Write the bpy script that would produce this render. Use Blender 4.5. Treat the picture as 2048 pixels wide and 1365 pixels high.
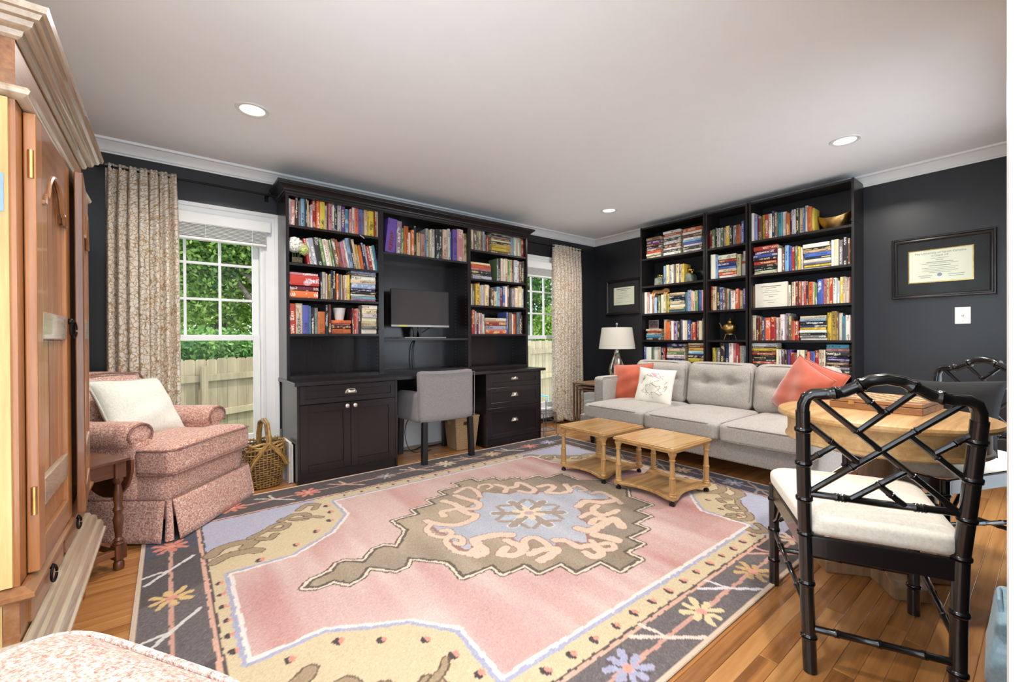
import bpy, bmesh, math, random
import numpy as np
from mathutils import Matrix, Vector
random.seed(7)
for o in list(bpy.data.objects): bpy.data.objects.remove(o)
SC = bpy.context.scene
COL = SC.collection
# ------------------------------------------------------------ camera
FPX, YAW, PIT, ROL, CH = 864.156, math.radians(51.5503), math.radians(-.25736), math.radians(-.30724), 1.055
_f = Vector((math.cos(YAW)*math.cos(PIT), math.sin(YAW)*math.cos(PIT), math.sin(PIT)))
_r = Vector((math.sin(YAW), -math.cos(YAW), 0)); _u = _r.cross(_f)
CR = _r*math.cos(ROL)+_u*math.sin(ROL); CU = -_r*math.sin(ROL)+_u*math.cos(ROL); CF = _f
cam = bpy.data.cameras.new('camera'); camo = bpy.data.objects.new('camera', cam); COL.objects.link(camo)
cam.sensor_width = 36; cam.sensor_fit = 'HORIZONTAL'; cam.lens = FPX/2048*36; cam.clip_start = .02; cam.clip_end = 300
m = Matrix((CR, CU, -CF)).transposed().to_4x4(); m.translation = (0, 0, CH); camo.matrix_world = m
SC.camera = camo
# ------------------------------------------------------------ view, sky, sun
SC.view_settings.view_transform = 'Standard'; SC.view_settings.look = 'None'
SC.view_settings.gamma = 1; SC.view_settings.use_curve_mapping = False
SC.view_settings.exposure = .88
W = bpy.data.worlds.new('sky'); SC.world = W; W.use_nodes = True
bg = W.node_tree.nodes['Background']; bg.inputs[0].default_value = (.78, .89, 1, 1); bg.inputs[1].default_value = 2.8
sun = bpy.data.lights.new('sun', 'SUN'); sun.energy = 4.0; sun.angle = .02; sun.color = (1, .95, .85)
suno = bpy.data.objects.new('sun', sun); COL.objects.link(suno); suno.location = (6, 3, 9)
suno.rotation_euler = Vector((-.62, -.06, -.78)).to_track_quat('-Z', 'Y').to_euler()
# room constants (metres)
XD, XB, YC, YA, HC = -.93, 4.65, .022, 4.0, 2.418
DOWNLIGHTS = [(.396, 2.953), (3.673, .909), (3.671, 2.955), (.396, .909), (2.03, .4)]

# ------------------------------------------------------------ measuring helpers (photo pixel -> point on a plane of the room)
def ray(px, py): return CF + CR*((px-1024)/FPX) - CU*((py-682.5)/FPX)
def on(px, py, ax, val):
    d = ray(px, py); i = 'xyz'.index(ax); c = Vector((0, 0, CH)); t = (val-c[i])/d[i]; return c+d*t
def fl(px, py, z=0): return on(px, py, 'z', z)
# ------------------------------------------------------------ materials
def lin(c):
    o = []
    for v in c[:3]:
        v = v/255; o.append(v/12.92 if v <= .04045 else ((v+.055)/1.055)**2.4)
    return (*o, 1)
MATS = {}
class N:
    def __init__(s, name):
        s.m = bpy.data.materials.new(name); s.m.use_nodes = True; s.t = s.m.node_tree; s.n = s.t.nodes; s.p = s.n['Principled BSDF']
    def add(s, typ, **kw):
        nd = s.n.new(typ)
        for k, v in kw.items():
            if k.startswith('_'): nd.inputs[k[1:].replace('_', ' ')].default_value = v
            else: setattr(nd, k, v)
        return nd
    def l(s, a, b): s.t.links.new(a, b)
    def ramp(s, fac, stops, interp='LINEAR'):
        r = s.n.new('ShaderNodeValToRGB'); r.color_ramp.interpolation = interp
        e = r.color_ramp.elements
        while len(e) < len(stops): e.new(.5)
        for q, (p, c) in zip(e, stops): q.position = p; q.color = lin(c)
        s.l(fac, r.inputs[0]); return r.outputs[0]
    def mix(s, fac, a, b, mode='MIX'):
        x = s.n.new('ShaderNodeMix'); x.data_type = 'RGBA'; x.blend_type = mode
        for i, v in ((0, fac), (6, a), (7, b)):
            if hasattr(v, 'node'): s.l(v, x.inputs[i])
            else: x.inputs[i].default_value = v
        return x.outputs[2]
    def math(s, op, a, b=0, c=0):
        x = s.n.new('ShaderNodeMath'); x.operation = op
        for i, v in enumerate((a, b, c)):
            if hasattr(v, 'node'): s.l(v, x.inputs[i])
            else: x.inputs[i].default_value = v
        return x.outputs[0]
    def coord(s, kind='Object', scale=(1, 1, 1), rnd=False):
        if kind == 'World': g = s.n.new('ShaderNodeNewGeometry').outputs['Position']
        elif kind == 'UV': g = s.n.new('ShaderNodeUVMap').outputs[0]
        else: g = s.n.new('ShaderNodeTexCoord').outputs[kind]
        mp = s.n.new('ShaderNodeMapping'); mp.inputs['Scale'].default_value = scale; s.l(g, mp.inputs[0])
        if rnd:
            oi = s.n.new('ShaderNodeObjectInfo'); k = s.math('MULTIPLY', oi.outputs['Random'], 37.0)
            cb = s.n.new('ShaderNodeCombineXYZ')
            for i in range(3): s.l(k, cb.inputs[i])
            s.l(cb.outputs[0], mp.inputs['Location'])
        return mp.outputs[0]
    def noise(s, vec, scale, detail=3, rough=.5, dist=0):
        x = s.add('ShaderNodeTexNoise', _Scale=scale, _Detail=detail, _Roughness=rough, _Distortion=dist); s.l(vec, x.inputs['Vector']); return x.outputs[0]
    def bump(s, h, strength, dist=.002):
        b = s.add('ShaderNodeBump', _Strength=strength, _Distance=dist); s.l(h, b.inputs['Height']); s.l(b.outputs[0], s.p.inputs['Normal'])
    def fin(s, col=None, rough=.5, metal=0, spec=.5, coat=0, sheen=0):
        if col is not None:
            if hasattr(col, 'node'): s.l(col, s.p.inputs['Base Color'])
            else: s.p.inputs['Base Color'].default_value = lin(col)
        if hasattr(rough, 'node'): s.l(rough, s.p.inputs['Roughness'])
        else: s.p.inputs['Roughness'].default_value = rough
        s.p.inputs['Metallic'].default_value = metal; s.p.inputs['Specular IOR Level'].default_value = spec
        s.p.inputs['Coat Weight'].default_value = coat; s.p.inputs['Sheen Weight'].default_value = sheen
        return s.m
def shade(c, k): return tuple(max(0, min(255, v*k)) for v in c)
def plain(name, col, rough=.5, metal=0, var=.06, vs=8, bump=.05, bs=120, spec=.5, coat=0):
    if name in MATS: return MATS[name]
    n = N(name); v = n.coord('Object', rnd=True)
    c = n.ramp(n.noise(v, vs, 3), [(.3, shade(col, 1-var)), (.7, shade(col, 1+var))])
    if bump: n.bump(n.noise(v, bs, 2), bump)
    MATS[name] = n.fin(c, rough, metal, spec, coat); return MATS[name]
def wood(name, cols, rough=.4, grain=(3, 60, 60), bump=.12, coat=.0, world=False, scale=1, spec=.5):
    """long grain along the axis with the small factor"""
    n = N(name); v = n.coord('World' if world else 'Object', grain, rnd=True)
    a = n.noise(v, .45*scale, 6, .62, .6); b = n.noise(v, 2.2*scale, 4, .7, .3)
    w = n.math('ADD', n.math('MULTIPLY', a, .7), n.math('MULTIPLY', b, .3))
    oi = n.n.new('ShaderNodeObjectInfo')
    w = n.math('ADD', w, n.math('MULTIPLY', n.math('SUBTRACT', oi.outputs['Random'], .5), .16))
    c = n.ramp(w, [(.33, cols[0]), (.5, cols[1]), (.68, cols[2])])
    n.bump(w, bump); MATS[name] = n.fin(c, rough, 0, spec, coat); return MATS[name]
def fabric(name, cols, scale=420, rough=.9, bump=.35, blot=0, sheen=.2, warp=1.0):
    n = N(name); v2 = n.coord('Object')
    h = n.math('MULTIPLY', n.noise(v2, scale*.35, 3, .6), .5)
    for sc in ((.16, 1, 1), (1, .16, .7), (1, .7, .16)):
        h = n.math('ADD', h, n.math('MULTIPLY', n.noise(n.coord('Object', sc), scale*.5, 2, .5), .5/3*warp))
    c = n.ramp(h, [(.3, cols[0]), (.5, cols[1]), (.72, cols[2])])
    if blot: c = n.mix(n.math('MULTIPLY', n.noise(v2, 4, 2), blot), c, lin(cols[0]))
    n.bump(h, bump, .0015); MATS[name] = n.fin(c, rough, 0, .25, 0, sheen); return MATS[name]

paint_wall = plain('charcoal wall paint', (35, 36, 40), .34, var=.03, bump=.10, bs=260)
paint_ceiling = plain('white ceiling paint', (249, 249, 249), .9, var=.004, bump=.03)
paint_trim = plain('white trim paint', (232, 232, 230), .35, var=.01, bump=.02)
espresso = wood('espresso stained wood', [(24, 19, 20), (31, 25, 26), (36, 30, 30)], .24, (60, 60, 3), .05)
espresso_h = wood('espresso stained shelf', [(24, 19, 20), (31, 25, 26), (36, 30, 30)], .30, (3, 60, 60), .05)
blackbrown = wood('black brown veneer', [(24, 21, 21), (33, 28, 28), (41, 35, 34)], .36, (60, 60, 3), .05)
backboard = plain('dark blue grey back board', (27, 30, 36), .45, var=.04)
nickel = plain('brushed nickel', (214, 206, 190), .28, 1, .04, 30, .03)
brass = plain('aged brass', (196, 158, 98), .36, 1, .16, 14, .12, 40)
darkmetal = plain('dark iron', (26, 26, 28), .38, .8, .05)
blackplastic = plain('black plastic', (18, 18, 19), .4, 0, .03)
# ------------------------------------------------------------ mesh helpers
class MB:
    def __init__(s): s.v = []; s.f = []; s.uv = None
    def add(s, vs, fs):
        b = len(s.v); s.v += [tuple(p) for p in vs]; s.f += [tuple(b+i for i in q) for q in fs]; return s
    def box(s, x0, x1, y0, y1, z0, z1):
        return s.add([(x, y, z) for z in (z0, z1) for y in (y0, y1) for x in (x0, x1)],
                     [(0, 2, 3, 1), (4, 5, 7, 6), (0, 1, 5, 4), (2, 6, 7, 3), (0, 4, 6, 2), (1, 3, 7, 5)])
    def prism(s, poly, ax, lo, hi):
        """poly in the two other axes (in xyz order), extruded along ax"""
        k = 'xyz'.index(ax); n = len(poly); vs = []
        for h in (lo, hi):
            for a, b in poly:
                p = [a, b]; p.insert(k, h); vs.append(p)
        fs = [tuple(range(n))[::-1], tuple(range(n, 2*n))]+[(i, (i+1) % n, n+(i+1) % n, n+i) for i in range(n)]
        ar = sum(poly[i][0]*poly[(i+1) % n][1]-poly[(i+1) % n][0]*poly[i][1] for i in range(n))
        if (ar < 0) != (k == 1): fs = [q[::-1] for q in fs]
        return s.add(vs, fs)
    def tube(s, pts, r, n=8, closed=False, cap=True):
        P = [Vector(p) for p in pts]; m = len(P); rs = r if isinstance(r, (list, tuple)) else [r]*m
        T = []
        for i in range(m):
            a = P[(i-1) % m] if (closed or i > 0) else P[i]; b = P[(i+1) % m] if (closed or i < m-1) else P[i]
            T.append((b-a).normalized())
        up = Vector((0, 0, 1)) if abs(T[0].z) < .9 else Vector((1, 0, 0))
        x = T[0].cross(up).normalized(); vs = []
        for i in range(m):
            if i:
                ax = T[i-1].cross(T[i])
                if ax.length > 1e-7: x = Matrix.Rotation(T[i-1].angle(T[i]), 3, ax.normalized()) @ x
            y = T[i].cross(x)
            for k in range(n):
                a = 2*math.pi*k/n; vs.append(P[i]+(x*math.cos(a)+y*math.sin(a))*rs[i])
        fs = []
        for i in range(m if closed else m-1):
            j = (i+1) % m
            for k in range(n): fs.append((i*n+k, i*n+(k+1) % n, j*n+(k+1) % n, j*n+k))
        if cap and not closed: fs += [tuple(range(n))[::-1], tuple((m-1)*n+k for k in range(n))]
        return s.add(vs, fs)
    def cyl(s, p, q, r, r2=None, n=14): return s.tube([p, q], [r, r if r2 is None else r2], n)
    def lathe(s, prof, n=24, o=(0, 0, 0)):
        vs = [(o[0]+r*math.cos(2*math.pi*k/n), o[1]+r*math.sin(2*math.pi*k/n), o[2]+z) for r, z in prof for k in range(n)]
        m = len(prof)
        fs = [(i*n+k, i*n+(k+1) % n, (i+1)*n+(k+1) % n, (i+1)*n+k) for i in range(m-1) for k in range(n)]
        if prof[0][0] > 1e-4: fs.append(tuple(range(n))[::-1])
        if prof[-1][0] > 1e-4: fs.append(tuple((m-1)*n+k for k in range(n)))
        return s.add(vs, fs)
    def grid(s, fn, nu, nv, cu=False, cv=False):
        vs = [fn(i/(nu if cu else nu-1), j/(nv if cv else nv-1)) for i in range(nu) for j in range(nv)]
        fs = []
        for i in range(nu if cu else nu-1):
            for j in range(nv if cv else nv-1):
                a, b = (i+1) % nu, (j+1) % nv; fs.append((i*nv+j, a*nv+j, a*nv+b, i*nv+b))
        return s.add(vs, fs)
    def soft(s, c, h, r, n=10, fn=None, e=None):
        """rounded box centred c, half sizes h, radius r; fn(p in -1..1, pos) may move a point"""
        idx = {}; vs = []; fs = []; r3 = r if isinstance(r, tuple) else (r, r, r)
        def key(p):
            k = tuple(round(q*n) for q in p)
            if k not in idx:
                q = []; off = []
                for a in range(3):
                    x = p[a]; rr = min(r3[a], h[a])
                    t = math.copysign(abs(x)**.75, x)
                    X = t*h[a]; inn = max(-(h[a]-rr), min(h[a]-rr, X)); q.append(inn); off.append((X-inn)/max(rr, 1e-6))
                L = max(1e-9, math.sqrt(sum(w*w for w in off))); mx = max(abs(w) for w in off)
                if mx > 0: off = [w/L*mx for w in off]
                P = [c[a]+q[a]+off[a]*min(r3[a], h[a]) for a in range(3)]
                if fn: P = fn(p, P)
                idx[k] = len(vs); vs.append(P)
            return idx[k]
        for ax in range(3):
            for sg in (-1, 1):
                for i in range(n):
                    for j in range(n):
                        q = []
                        for a, b in ((0, 0), (1, 0), (1, 1), (0, 1)):
                            w = [-1+2*(i+a)/n, -1+2*(j+b)/n]; w.insert(ax, sg); q.append(key(w))
                        if (sg > 0) == (ax == 1): q = q[::-1]
                        fs.append(tuple(q))
        return s.add(vs, fs)
    def ball(s, c, r, n=12, m=8):
        r = r if isinstance(r, tuple) else (r, r, r)
        vs = [(c[0], c[1], c[2]-r[2])]
        for i in range(1, m):
            a = -math.pi/2+math.pi*i/m
            vs += [(c[0]+r[0]*math.cos(a)*math.cos(2*math.pi*k/n), c[1]+r[1]*math.cos(a)*math.sin(2*math.pi*k/n), c[2]+r[2]*math.sin(a)) for k in range(n)]
        vs.append((c[0], c[1], c[2]+r[2])); fs = []
        for k in range(n):
            fs.append((0, 1+(k+1) % n, 1+k)); fs.append((len(vs)-1, 1+(m-2)*n+k, 1+(m-2)*n+(k+1) % n))
            for i in range(m-2): fs.append((1+i*n+k, 1+i*n+(k+1) % n, 1+(i+1)*n+(k+1) % n, 1+(i+1)*n+k))
        return s.add(vs, fs)
    def xf(s, M, start=0):
        s.v[start:] = [tuple(M @ Vector(p)) for p in s.v[start:]]; return s
    def build(s, name, mat, parent=None, bevel=0, seg=2, smooth=False, solid=0, ang=40, loc=None, rot=None):
        me = bpy.data.meshes.new(name); me.from_pydata(s.v, [], s.f); me.update()
        if mat: me.materials.append(mat)
        o = bpy.data.objects.new(name, me); COL.objects.link(o)
        if parent: o.parent = parent
        if smooth:
            me.polygons.foreach_set('use_smooth', [True]*len(me.polygons)); me.set_sharp_from_angle(angle=math.radians(ang))
        if solid:
            q = o.modifiers.new('solid', 'SOLIDIFY'); q.thickness = solid; q.offset = 0
        if bevel:
            q = o.modifiers.new('bevel', 'BEVEL'); q.width = bevel; q.segments = seg; q.limit_method = 'ANGLE'; q.angle_limit = math.radians(35); q.harden_normals = False
        if loc is not None: o.location = loc
        if rot is not None: o.rotation_euler = rot
        return o
def tag(o, label, cat, group=None):
    o['label'] = label; o['category'] = cat
    if group: o['group'] = group
    return o
def struct(o, label=None):
    o['kind'] = 'structure'
    if label: o['label'] = label
    return o
def thing(name, label, cat, loc=(0, 0, 0), rz=0, group=None):
    o = bpy.data.objects.new(name, None); COL.objects.link(o); o.location = loc; o.rotation_euler = (0, 0, rz); o.empty_display_size = .05
    return tag(o, label, cat, group)
def root(name, loc=(0, 0, 0)):
    o = bpy.data.objects.new(name, None); COL.objects.link(o); o.location = loc; return o
def dup(o, parent=None):
    c = o.copy(); COL.objects.link(c); c.parent = parent
    for ch in list(o.children): dup(ch, c)
    return c
def bx(*a): return MB().box(*a)
def text(name, body, size, mat, parent, M, extrude=.0004):
    cu = bpy.data.curves.new(name, 'FONT'); cu.body = body; cu.size = size; cu.align_x = 'CENTER'; cu.align_y = 'CENTER'; cu.extrude = extrude
    t = bpy.data.objects.new(name, cu); COL.objects.link(t); bpy.context.view_layer.update()
    me = bpy.data.meshes.new_from_object(t.evaluated_get(bpy.context.evaluated_depsgraph_get())); bpy.data.objects.remove(t)
    me.materials.clear(); me.materials.append(mat)
    o = bpy.data.objects.new(name, me); COL.objects.link(o); o.parent = parent; o.matrix_local = M; return o
# ------------------------------------------------------------ floor of oak strips
oak = wood('honey oak', [(122, 74, 34), (166, 110, 58), (190, 138, 82)], .3, (1.6, 34, 34), .10, .25, True)
subfloor = plain('dark subfloor', (60, 38, 20), .8)
floor = struct(bx(XD-.15, XB+.15, -2.2, YA+.15, -.12, -.0135).build('floor', subfloor))
RX0, RX1, RY0, RY1 = -.115, 3.31, .745, 3.385      # the rug
def plank_rows():
    w = .0572; rng = random.Random(3); y = -.30; r = 0; out = []
    while y < YA:
        y1 = min(y+w, YA); x = XD-rng.random()*.9
        while x < XB:
            L = .55+rng.random()*1.0; x1 = x+L
            a, b = max(x, XD), min(x1, XB)
            if b-a > .03 and not (y > RY0+.03 and y1 < RY1-.03 and a > RX0+.03 and b < RX1-.03): out.append((a, b, y, y1))
            x = x1
        y += w; r += 1
    return out
pl = MB(); e = .0012
pl.add([(0, 0, -.013), (1, 0, -.013), (1, 1, -.013), (0, 1, -.013), (0, 0, -.0012), (1, 0, -.0012), (1, 1, -.0012), (0, 1, -.0012), (.002, .022, 0), (.998, .022, 0), (.998, .978, 0), (.002, .978, 0)],
       [(8, 9, 10, 11), (4, 5, 9, 8), (5, 6, 10, 9), (6, 7, 11, 10), (7, 4, 8, 11), (0, 1, 5, 4), (1, 2, 6, 5), (2, 3, 7, 6), (3, 0, 4, 7)])
rows = plank_rows(); rows.sort(key=lambda q: -(q[1]-q[0])/(1+((q[0]+q[1])/2-0)**2+q[2]**2))
first = None; rest = MB()
for i, (a, b, y0, y1) in enumerate(rows):
    if i < 290:
        if first is None: first = o = pl.build('plank', oak, floor)
        else:
            o = first.copy(); COL.objects.link(o); o.parent = floor
        o.location = (a, y0, 0); o.scale = (b-a-.0006, y1-y0-.0006, 1)
    else: rest.box(a, b-.001, y0, y1-.001, -.013, 0)
if rest.v:
    q = rest.build('plank_remainder', oak, floor); q['kind'] = 'stuff'
hall = struct(bx(XD-.15, XB+.15, -2.2, -.30, -.0135, 0).build('floor_added_bounce', plain('pale bounce surface', (236, 236, 236), .6)))  # unseen pale floor open to the sky, added to bounce light onto the ceiling
# ------------------------------------------------------------ walls, ceiling, crown, baseboards
struct(bx(XB+.15, XB+.30, -2.2, YC-.14, -.1, 3.6).build('wall_added_sunblock', paint_trim))  # unseen wall added to keep sun off the floor before the second opening
def wall_open(name, ax, lo, hi, d0, d1, ops, mat, ztop=HC):
    """wall along ax from lo..hi, depth d0..d1, openings (a,b,z0,z1)"""
    m = MB()
    def put(a, b, z0, z1):
        if b-a < .001 or z1-z0 < .001: return
        if ax == 'x': m.box(a, b, d0, d1, z0, z1)
        else: m.box(d0, d1, a, b, z0, z1)
    x = lo
    for a, b, z0, z1 in sorted(ops):
        put(x, a, 0, ztop); put(a, b, 0, z0); put(a, b, z1, ztop); x = b
    put(x, hi, 0, ztop)
    return struct(m.build(name, mat))
W1 = (-.19, .605, .215, 1.985); W2 = (3.29, 4.05, .165, 1.985); W3 = (.12, 1.42, .10, 2.20)
wall_open('wall_north', 'x', XD-.15, XB+.15, YA, YA+.15, [W1, W2], paint_wall)
wall_open('wall_east', 'y', YC-.14, YA, XB, XB+.15, [], paint_wall)
wall_open('wall_west', 'y', YC-.14, YA, XD-.15, XD, [W3], paint_wall)
wall_open('wall_south', 'x', XD-.15, XB+.15, YC-.14, YC, [(-.75, .9, 0, 2.34), (2.85, 4.10, 0, 2.05)], paint_wall)  # second gap is unseen, cut to admit daylight
struct(bx(XD-.15, XB+.15, YC-.14, YA+.15, HC, HC+.1).build('ceiling', paint_ceiling))
# soffit and roof overhang outside keep the sun off the walls
struct(bx(XD-.6, XB+.6, YC-.14, YA+.65, HC+.1, HC+.2).build('ceiling_roof_slab', paint_trim))
CP = [(0, 2.332), (.006, 2.332), (.008, 2.340), (.016, 2.347), (.022, 2.362), (.034, 2.380), (.050, 2.392), (.054, 2.398), (.062, 2.401), (.070, 2.403), (.073, HC), (0, HC)]
def crown(name, side):
    m = MB(); n = len(CP)
    ends = {'n': ((XD, YA), (XB, YA), (0, -1), (1, 0)), 'e': ((XB, YC), (XB, YA), (-1, 0), (0, 1)), 's': ((XD, YC), (XB, YC), (0, 1), (1, 0)), 'w': ((XD, YC), (XD, YA), (1, 0), (0, 1))}[side]
    p, q, nn, tt = ends; vs = []
    for P, sg in ((p, 1), (q, -1)):
        for a, z in CP: vs.append((P[0]+nn[0]*a+tt[0]*a*sg, P[1]+nn[1]*a+tt[1]*a*sg, z))
    m.add(vs, [(i, (i+1) % n, n+(i+1) % n, n+i) for i in range(n)]+[tuple(range(n)), tuple(range(n, 2*n))[::-1]])
    return struct(m.build(name, paint_trim, smooth=True, ang=25))
for i, s in enumerate('nesw'): crown('trim_%d' % (i+1), s)
def base(name, ax, lo, hi, wall, sgn):
    P = [(0, 0), (.018, 0), (.018, .20), (.012, .215), (.012, .30), (.006, .318), (0, .32)]
    P = [(wall+sgn*a, z) for a, z in P]
    return struct(MB().prism(P, ax, lo, hi).build(name, paint_trim))
base('baseboard_north', 'x', .72, 3.18, YA, -1); base('baseboard_north_corner', 'x', 4.16, XB-.02, YA, -1)
struct(bx(XB-.016, XB, YC, YA-.02, 0, .14).build('baseboard_east', paint_wall, bevel=.004))
# ------------------------------------------------------------ cased opening the photographer stands in
m = MB()
for a, b in ((.9, .945), (-.795, -.75)): m.box(a-.012 if a > 0 else a+.03, b if a > 0 else b+.012, YC-.155, YC+.004, 0, 2.34)
m.box(-.795, .945, YC-.155, YC+.004, 2.325, 2.37)
d1 = struct(m.build('door_1', paint_trim, bevel=.002), 'white cased opening at the edge of the room')
for nm, x0, x1 in (('casing_right', .888, .985), ('casing_left', -.85, -.74)):
    pr = [(x0, YC+.004), (x0, YC+.0175), (x0+.02, YC+.0205), (x0+.03, YC+.0185), (x1-.03, YC+.0215), (x1, YC+.0215), (x1, YC)]
    MB().prism(pr, 'z', 0, 2.33).build(nm, paint_trim, d1)
m = MB(); m.box(2.80, 2.85, YC-.155, YC+.004, 0, 2.05); m.box(4.10, 4.15, YC-.155, YC+.004, 0, 2.05); m.box(2.80, 4.15, YC-.155, YC+.004, 2.035, 2.08)
d2 = struct(m.build('door_added_daylight', paint_trim, bevel=.002))  # unseen opening added to bring daylight to the ceiling and bookcase wall
for nm, x0, x1 in (('casing_right', 4.09, 4.19), ('casing_left', 2.76, 2.86)): bx(x0, x1, YC, YC+.018, 0, 2.33).build(nm, paint_trim, d2, bevel=.003)
# ------------------------------------------------------------ windows
def glass_mat():
    n = N('window glass'); t = n.n; n.t.nodes.remove(n.p)
    tr = n.add('ShaderNodeBsdfTransparent'); tr.inputs[0].default_value = (.95, .97, .96, 1)
    gl = n.add('ShaderNodeBsdfGlossy'); gl.inputs['Roughness'].default_value = .01
    fr = n.add('ShaderNodeFresnel'); fr.inputs[0].default_value = 1.12
    mx = n.add('ShaderNodeMixShader'); n.l(fr.outputs[0], mx.inputs[0]); n.l(tr.outputs[0], mx.inputs[1]); n.l(gl.outputs[0], mx.inputs[2])
    n.l(mx.outputs[0], t['Material Output'].inputs[0]); return n.m
winglass = glass_mat()
def window(name, op, label, M=None):
    """built as on the north wall (x along the wall, y outwards, wall face at y=0), then moved by M"""
    a, b, z0, z1 = op; r = root(name); struct(r, label)
    if M: r.matrix_world = M
    else: r.location = (0, YA, 0)
    mid = 1.078
    P = lambda nm, mb, bev=.002: mb.build(nm, paint_trim, r, bevel=bev)
    j = MB(); j.box(a, a+.022, 0, .15, z0, z1); j.box(b-.022, b, 0, .15, z0, z1); j.box(a, b, 0, .15, z1-.022, z1); j.box(a, b, 0, .17, z0, z0+.03); P('jamb', j)
    for nm, x0, x1, q0, q1 in (('casing_side', a-.105, a+.006, z0-.02, z1+.0), ('casing_side', b-.006, b+.105, z0-.02, z1+.0)):
        s = 1 if x1 > b else -1; i_, o_ = (x0, x1) if s > 0 else (x1, x0)
        pr = [(i_, 0), (i_, -.012), (i_+s*.01, -.016), (i_+s*.02, -.013), (o_-s*.03, -.018), (o_-s*.024, -.024), (o_, -.026), (o_, 0)]
        P(nm, MB().prism(pr, 'z', q0, q1+.097), 0)
    P('casing_head', MB().prism([(0, z1-.006), (-.012, z1-.006), (-.016, z1+.004), (-.013, z1+.014), (-.019, z1+.066), (-.026, z1+.072), (-.028, z1+.098), (0, z1+.098)], 'x', a-.105, b+.105), 0)
    P('stool', bx(a-.12, b+.12, -.05, .05, z0-.005, z0+.022), .005); P('apron', bx(a-.1, b+.1, -.016, 0, z0-.10, z0-.005))
    fa, fb = a+.022, b-.022; ga, gb = fa+.045, fb-.045; gt = z1-.022-.032; gz = z0+.03+.055
    up = MB(); up.box(fa, ga, .085, .115, mid-.02, z1-.022); up.box(gb, fb, .085, .115, mid-.02, z1-.022); up.box(ga, gb, .085, .115, gt, z1-.022); up.box(ga, gb, .085, .115, mid-.02, mid+.022); P('upper_sash', up)
    lo = MB(); lo.box(fa, ga, .052, .083, z0+.03, mid+.02); lo.box(gb, fb, .052, .083, z0+.03, mid+.02); lo.box(ga, gb, .052, .083, mid-.022, mid+.02); lo.box(ga, gb, .052, .083, z0+.03, gz); P('lower_sash', lo)
    xs = [ga+(gb-ga)*i/3 for i in range(4)]; zs = [mid+.022+(gt-mid-.022)*i/3 for i in range(4)]
    for i in (1, 2):
        P('muntin', bx(xs[i]-.009, xs[i]+.009, .088, .112, mid+.022, gt)); P('muntin', bx(ga, gb, .0885, .1115, zs[i]-.009, zs[i]+.009))
    for i in range(3):
        for k in range(3): bx(xs[i]+.009, xs[i+1]-.009, .099, .101, zs[k]+.009, zs[k+1]-.009).build('pane', winglass, r)
    bx(ga, gb, .067, .069, gz, mid-.022).build('pane', winglass, r)
    return r
window('window_1', W1, 'white sash window behind the armchair, six grid panes in view over a clear lower pane')
window('window_2', W2, 'white sash window between the desk hutch and the right curtain')
window('window_3', W3, None, Matrix.Translation((XD, 0, 0)) @ Matrix.Rotation(math.pi/2, 4, 'Z'))  # unseen window inferred from a reflection in the diploma glass, enlarged for more daylight
blindmat = plain('white painted blind slat', (228, 227, 224), .45, var=.01, bump=.02)
def blind(a, b, zb, label):
    t = thing('window_blind', label, 'blind', ((a+b)/2, 3.965, 1.93), 0, 'raised window blinds'); h = (b-a)/2
    bx(-h-.012, h+.012, -.03, -.012, -.01, .075).build('valance', blindmat, t, bevel=.006); bx(-h, h, -.012, .028, .0, .045).build('headrail', blindmat, t)
    n = 9; zt, z2 = -.012, zb+.028-1.93
    for i in range(n):
        z = zt+(z2-zt)*i/(n-1); bx(-h+.02, h-.02, -.022, .028, z-.0016, z+.0016).build('slat', blindmat, t)
    bx(-h+.02, h-.02, -.024, .03, zb-1.93, zb-1.93+.02).build('bottom_rail', blindmat, t, bevel=.004)
    for x in (-h+.12, 0, h-.12): MB().cyl((x, -.026, zb-1.93), (x, -.026, 0), .0018, n=6).build('cord', blindmat, t)
blind(-.205, .64, 1.805, 'white slatted blind pulled up in the window behind the armchair')
blind(3.27, 4.07, 1.815, 'white slatted blind pulled up in the window beside the right curtain')
# ------------------------------------------------------------ recessed ceiling lights
def emit(name, col, s):
    n = N(name); n.p.inputs['Emission Color'].default_value = lin(col); n.p.inputs['Emission Strength'].default_value = s; return n.fin(col, .5)
lens = emit('downlight lens', (255, 246, 230), .55)
for i, (x, y) in enumerate(DOWNLIGHTS):
    lab = ['recessed ceiling light above the pink armchair and basket', 'recessed ceiling light above the round table', 'recessed ceiling light above the left end of the sofa', 'recessed ceiling light by the doorway', 'recessed ceiling light at the doorway wall'][i]
    t = thing('recessed_light', lab, 'ceiling light', (x, y, HC), 0, 'recessed ceiling lights')
    MB().lathe([(.066, 0), (.066, -.003), (.072, -.006), (.086, -.005), (.09, 0)], 32).build('trim_ring', paint_trim, t, smooth=True)
    MB().lathe([(0, -.0025), (.066, -.0025), (.066, 0)], 32).build('lens', lens, t)
    L = bpy.data.lights.new('recessed_light_lamp', 'AREA'); L.shape = 'DISK'; L.size = .12; L.energy = 11; L.color = (1, .95, .88); L.spread = math.radians(150)
    lo = bpy.data.objects.new('recessed_light_lamp', L); COL.objects.link(lo); lo.parent = t; lo.location = (0, 0, -.012)
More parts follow.
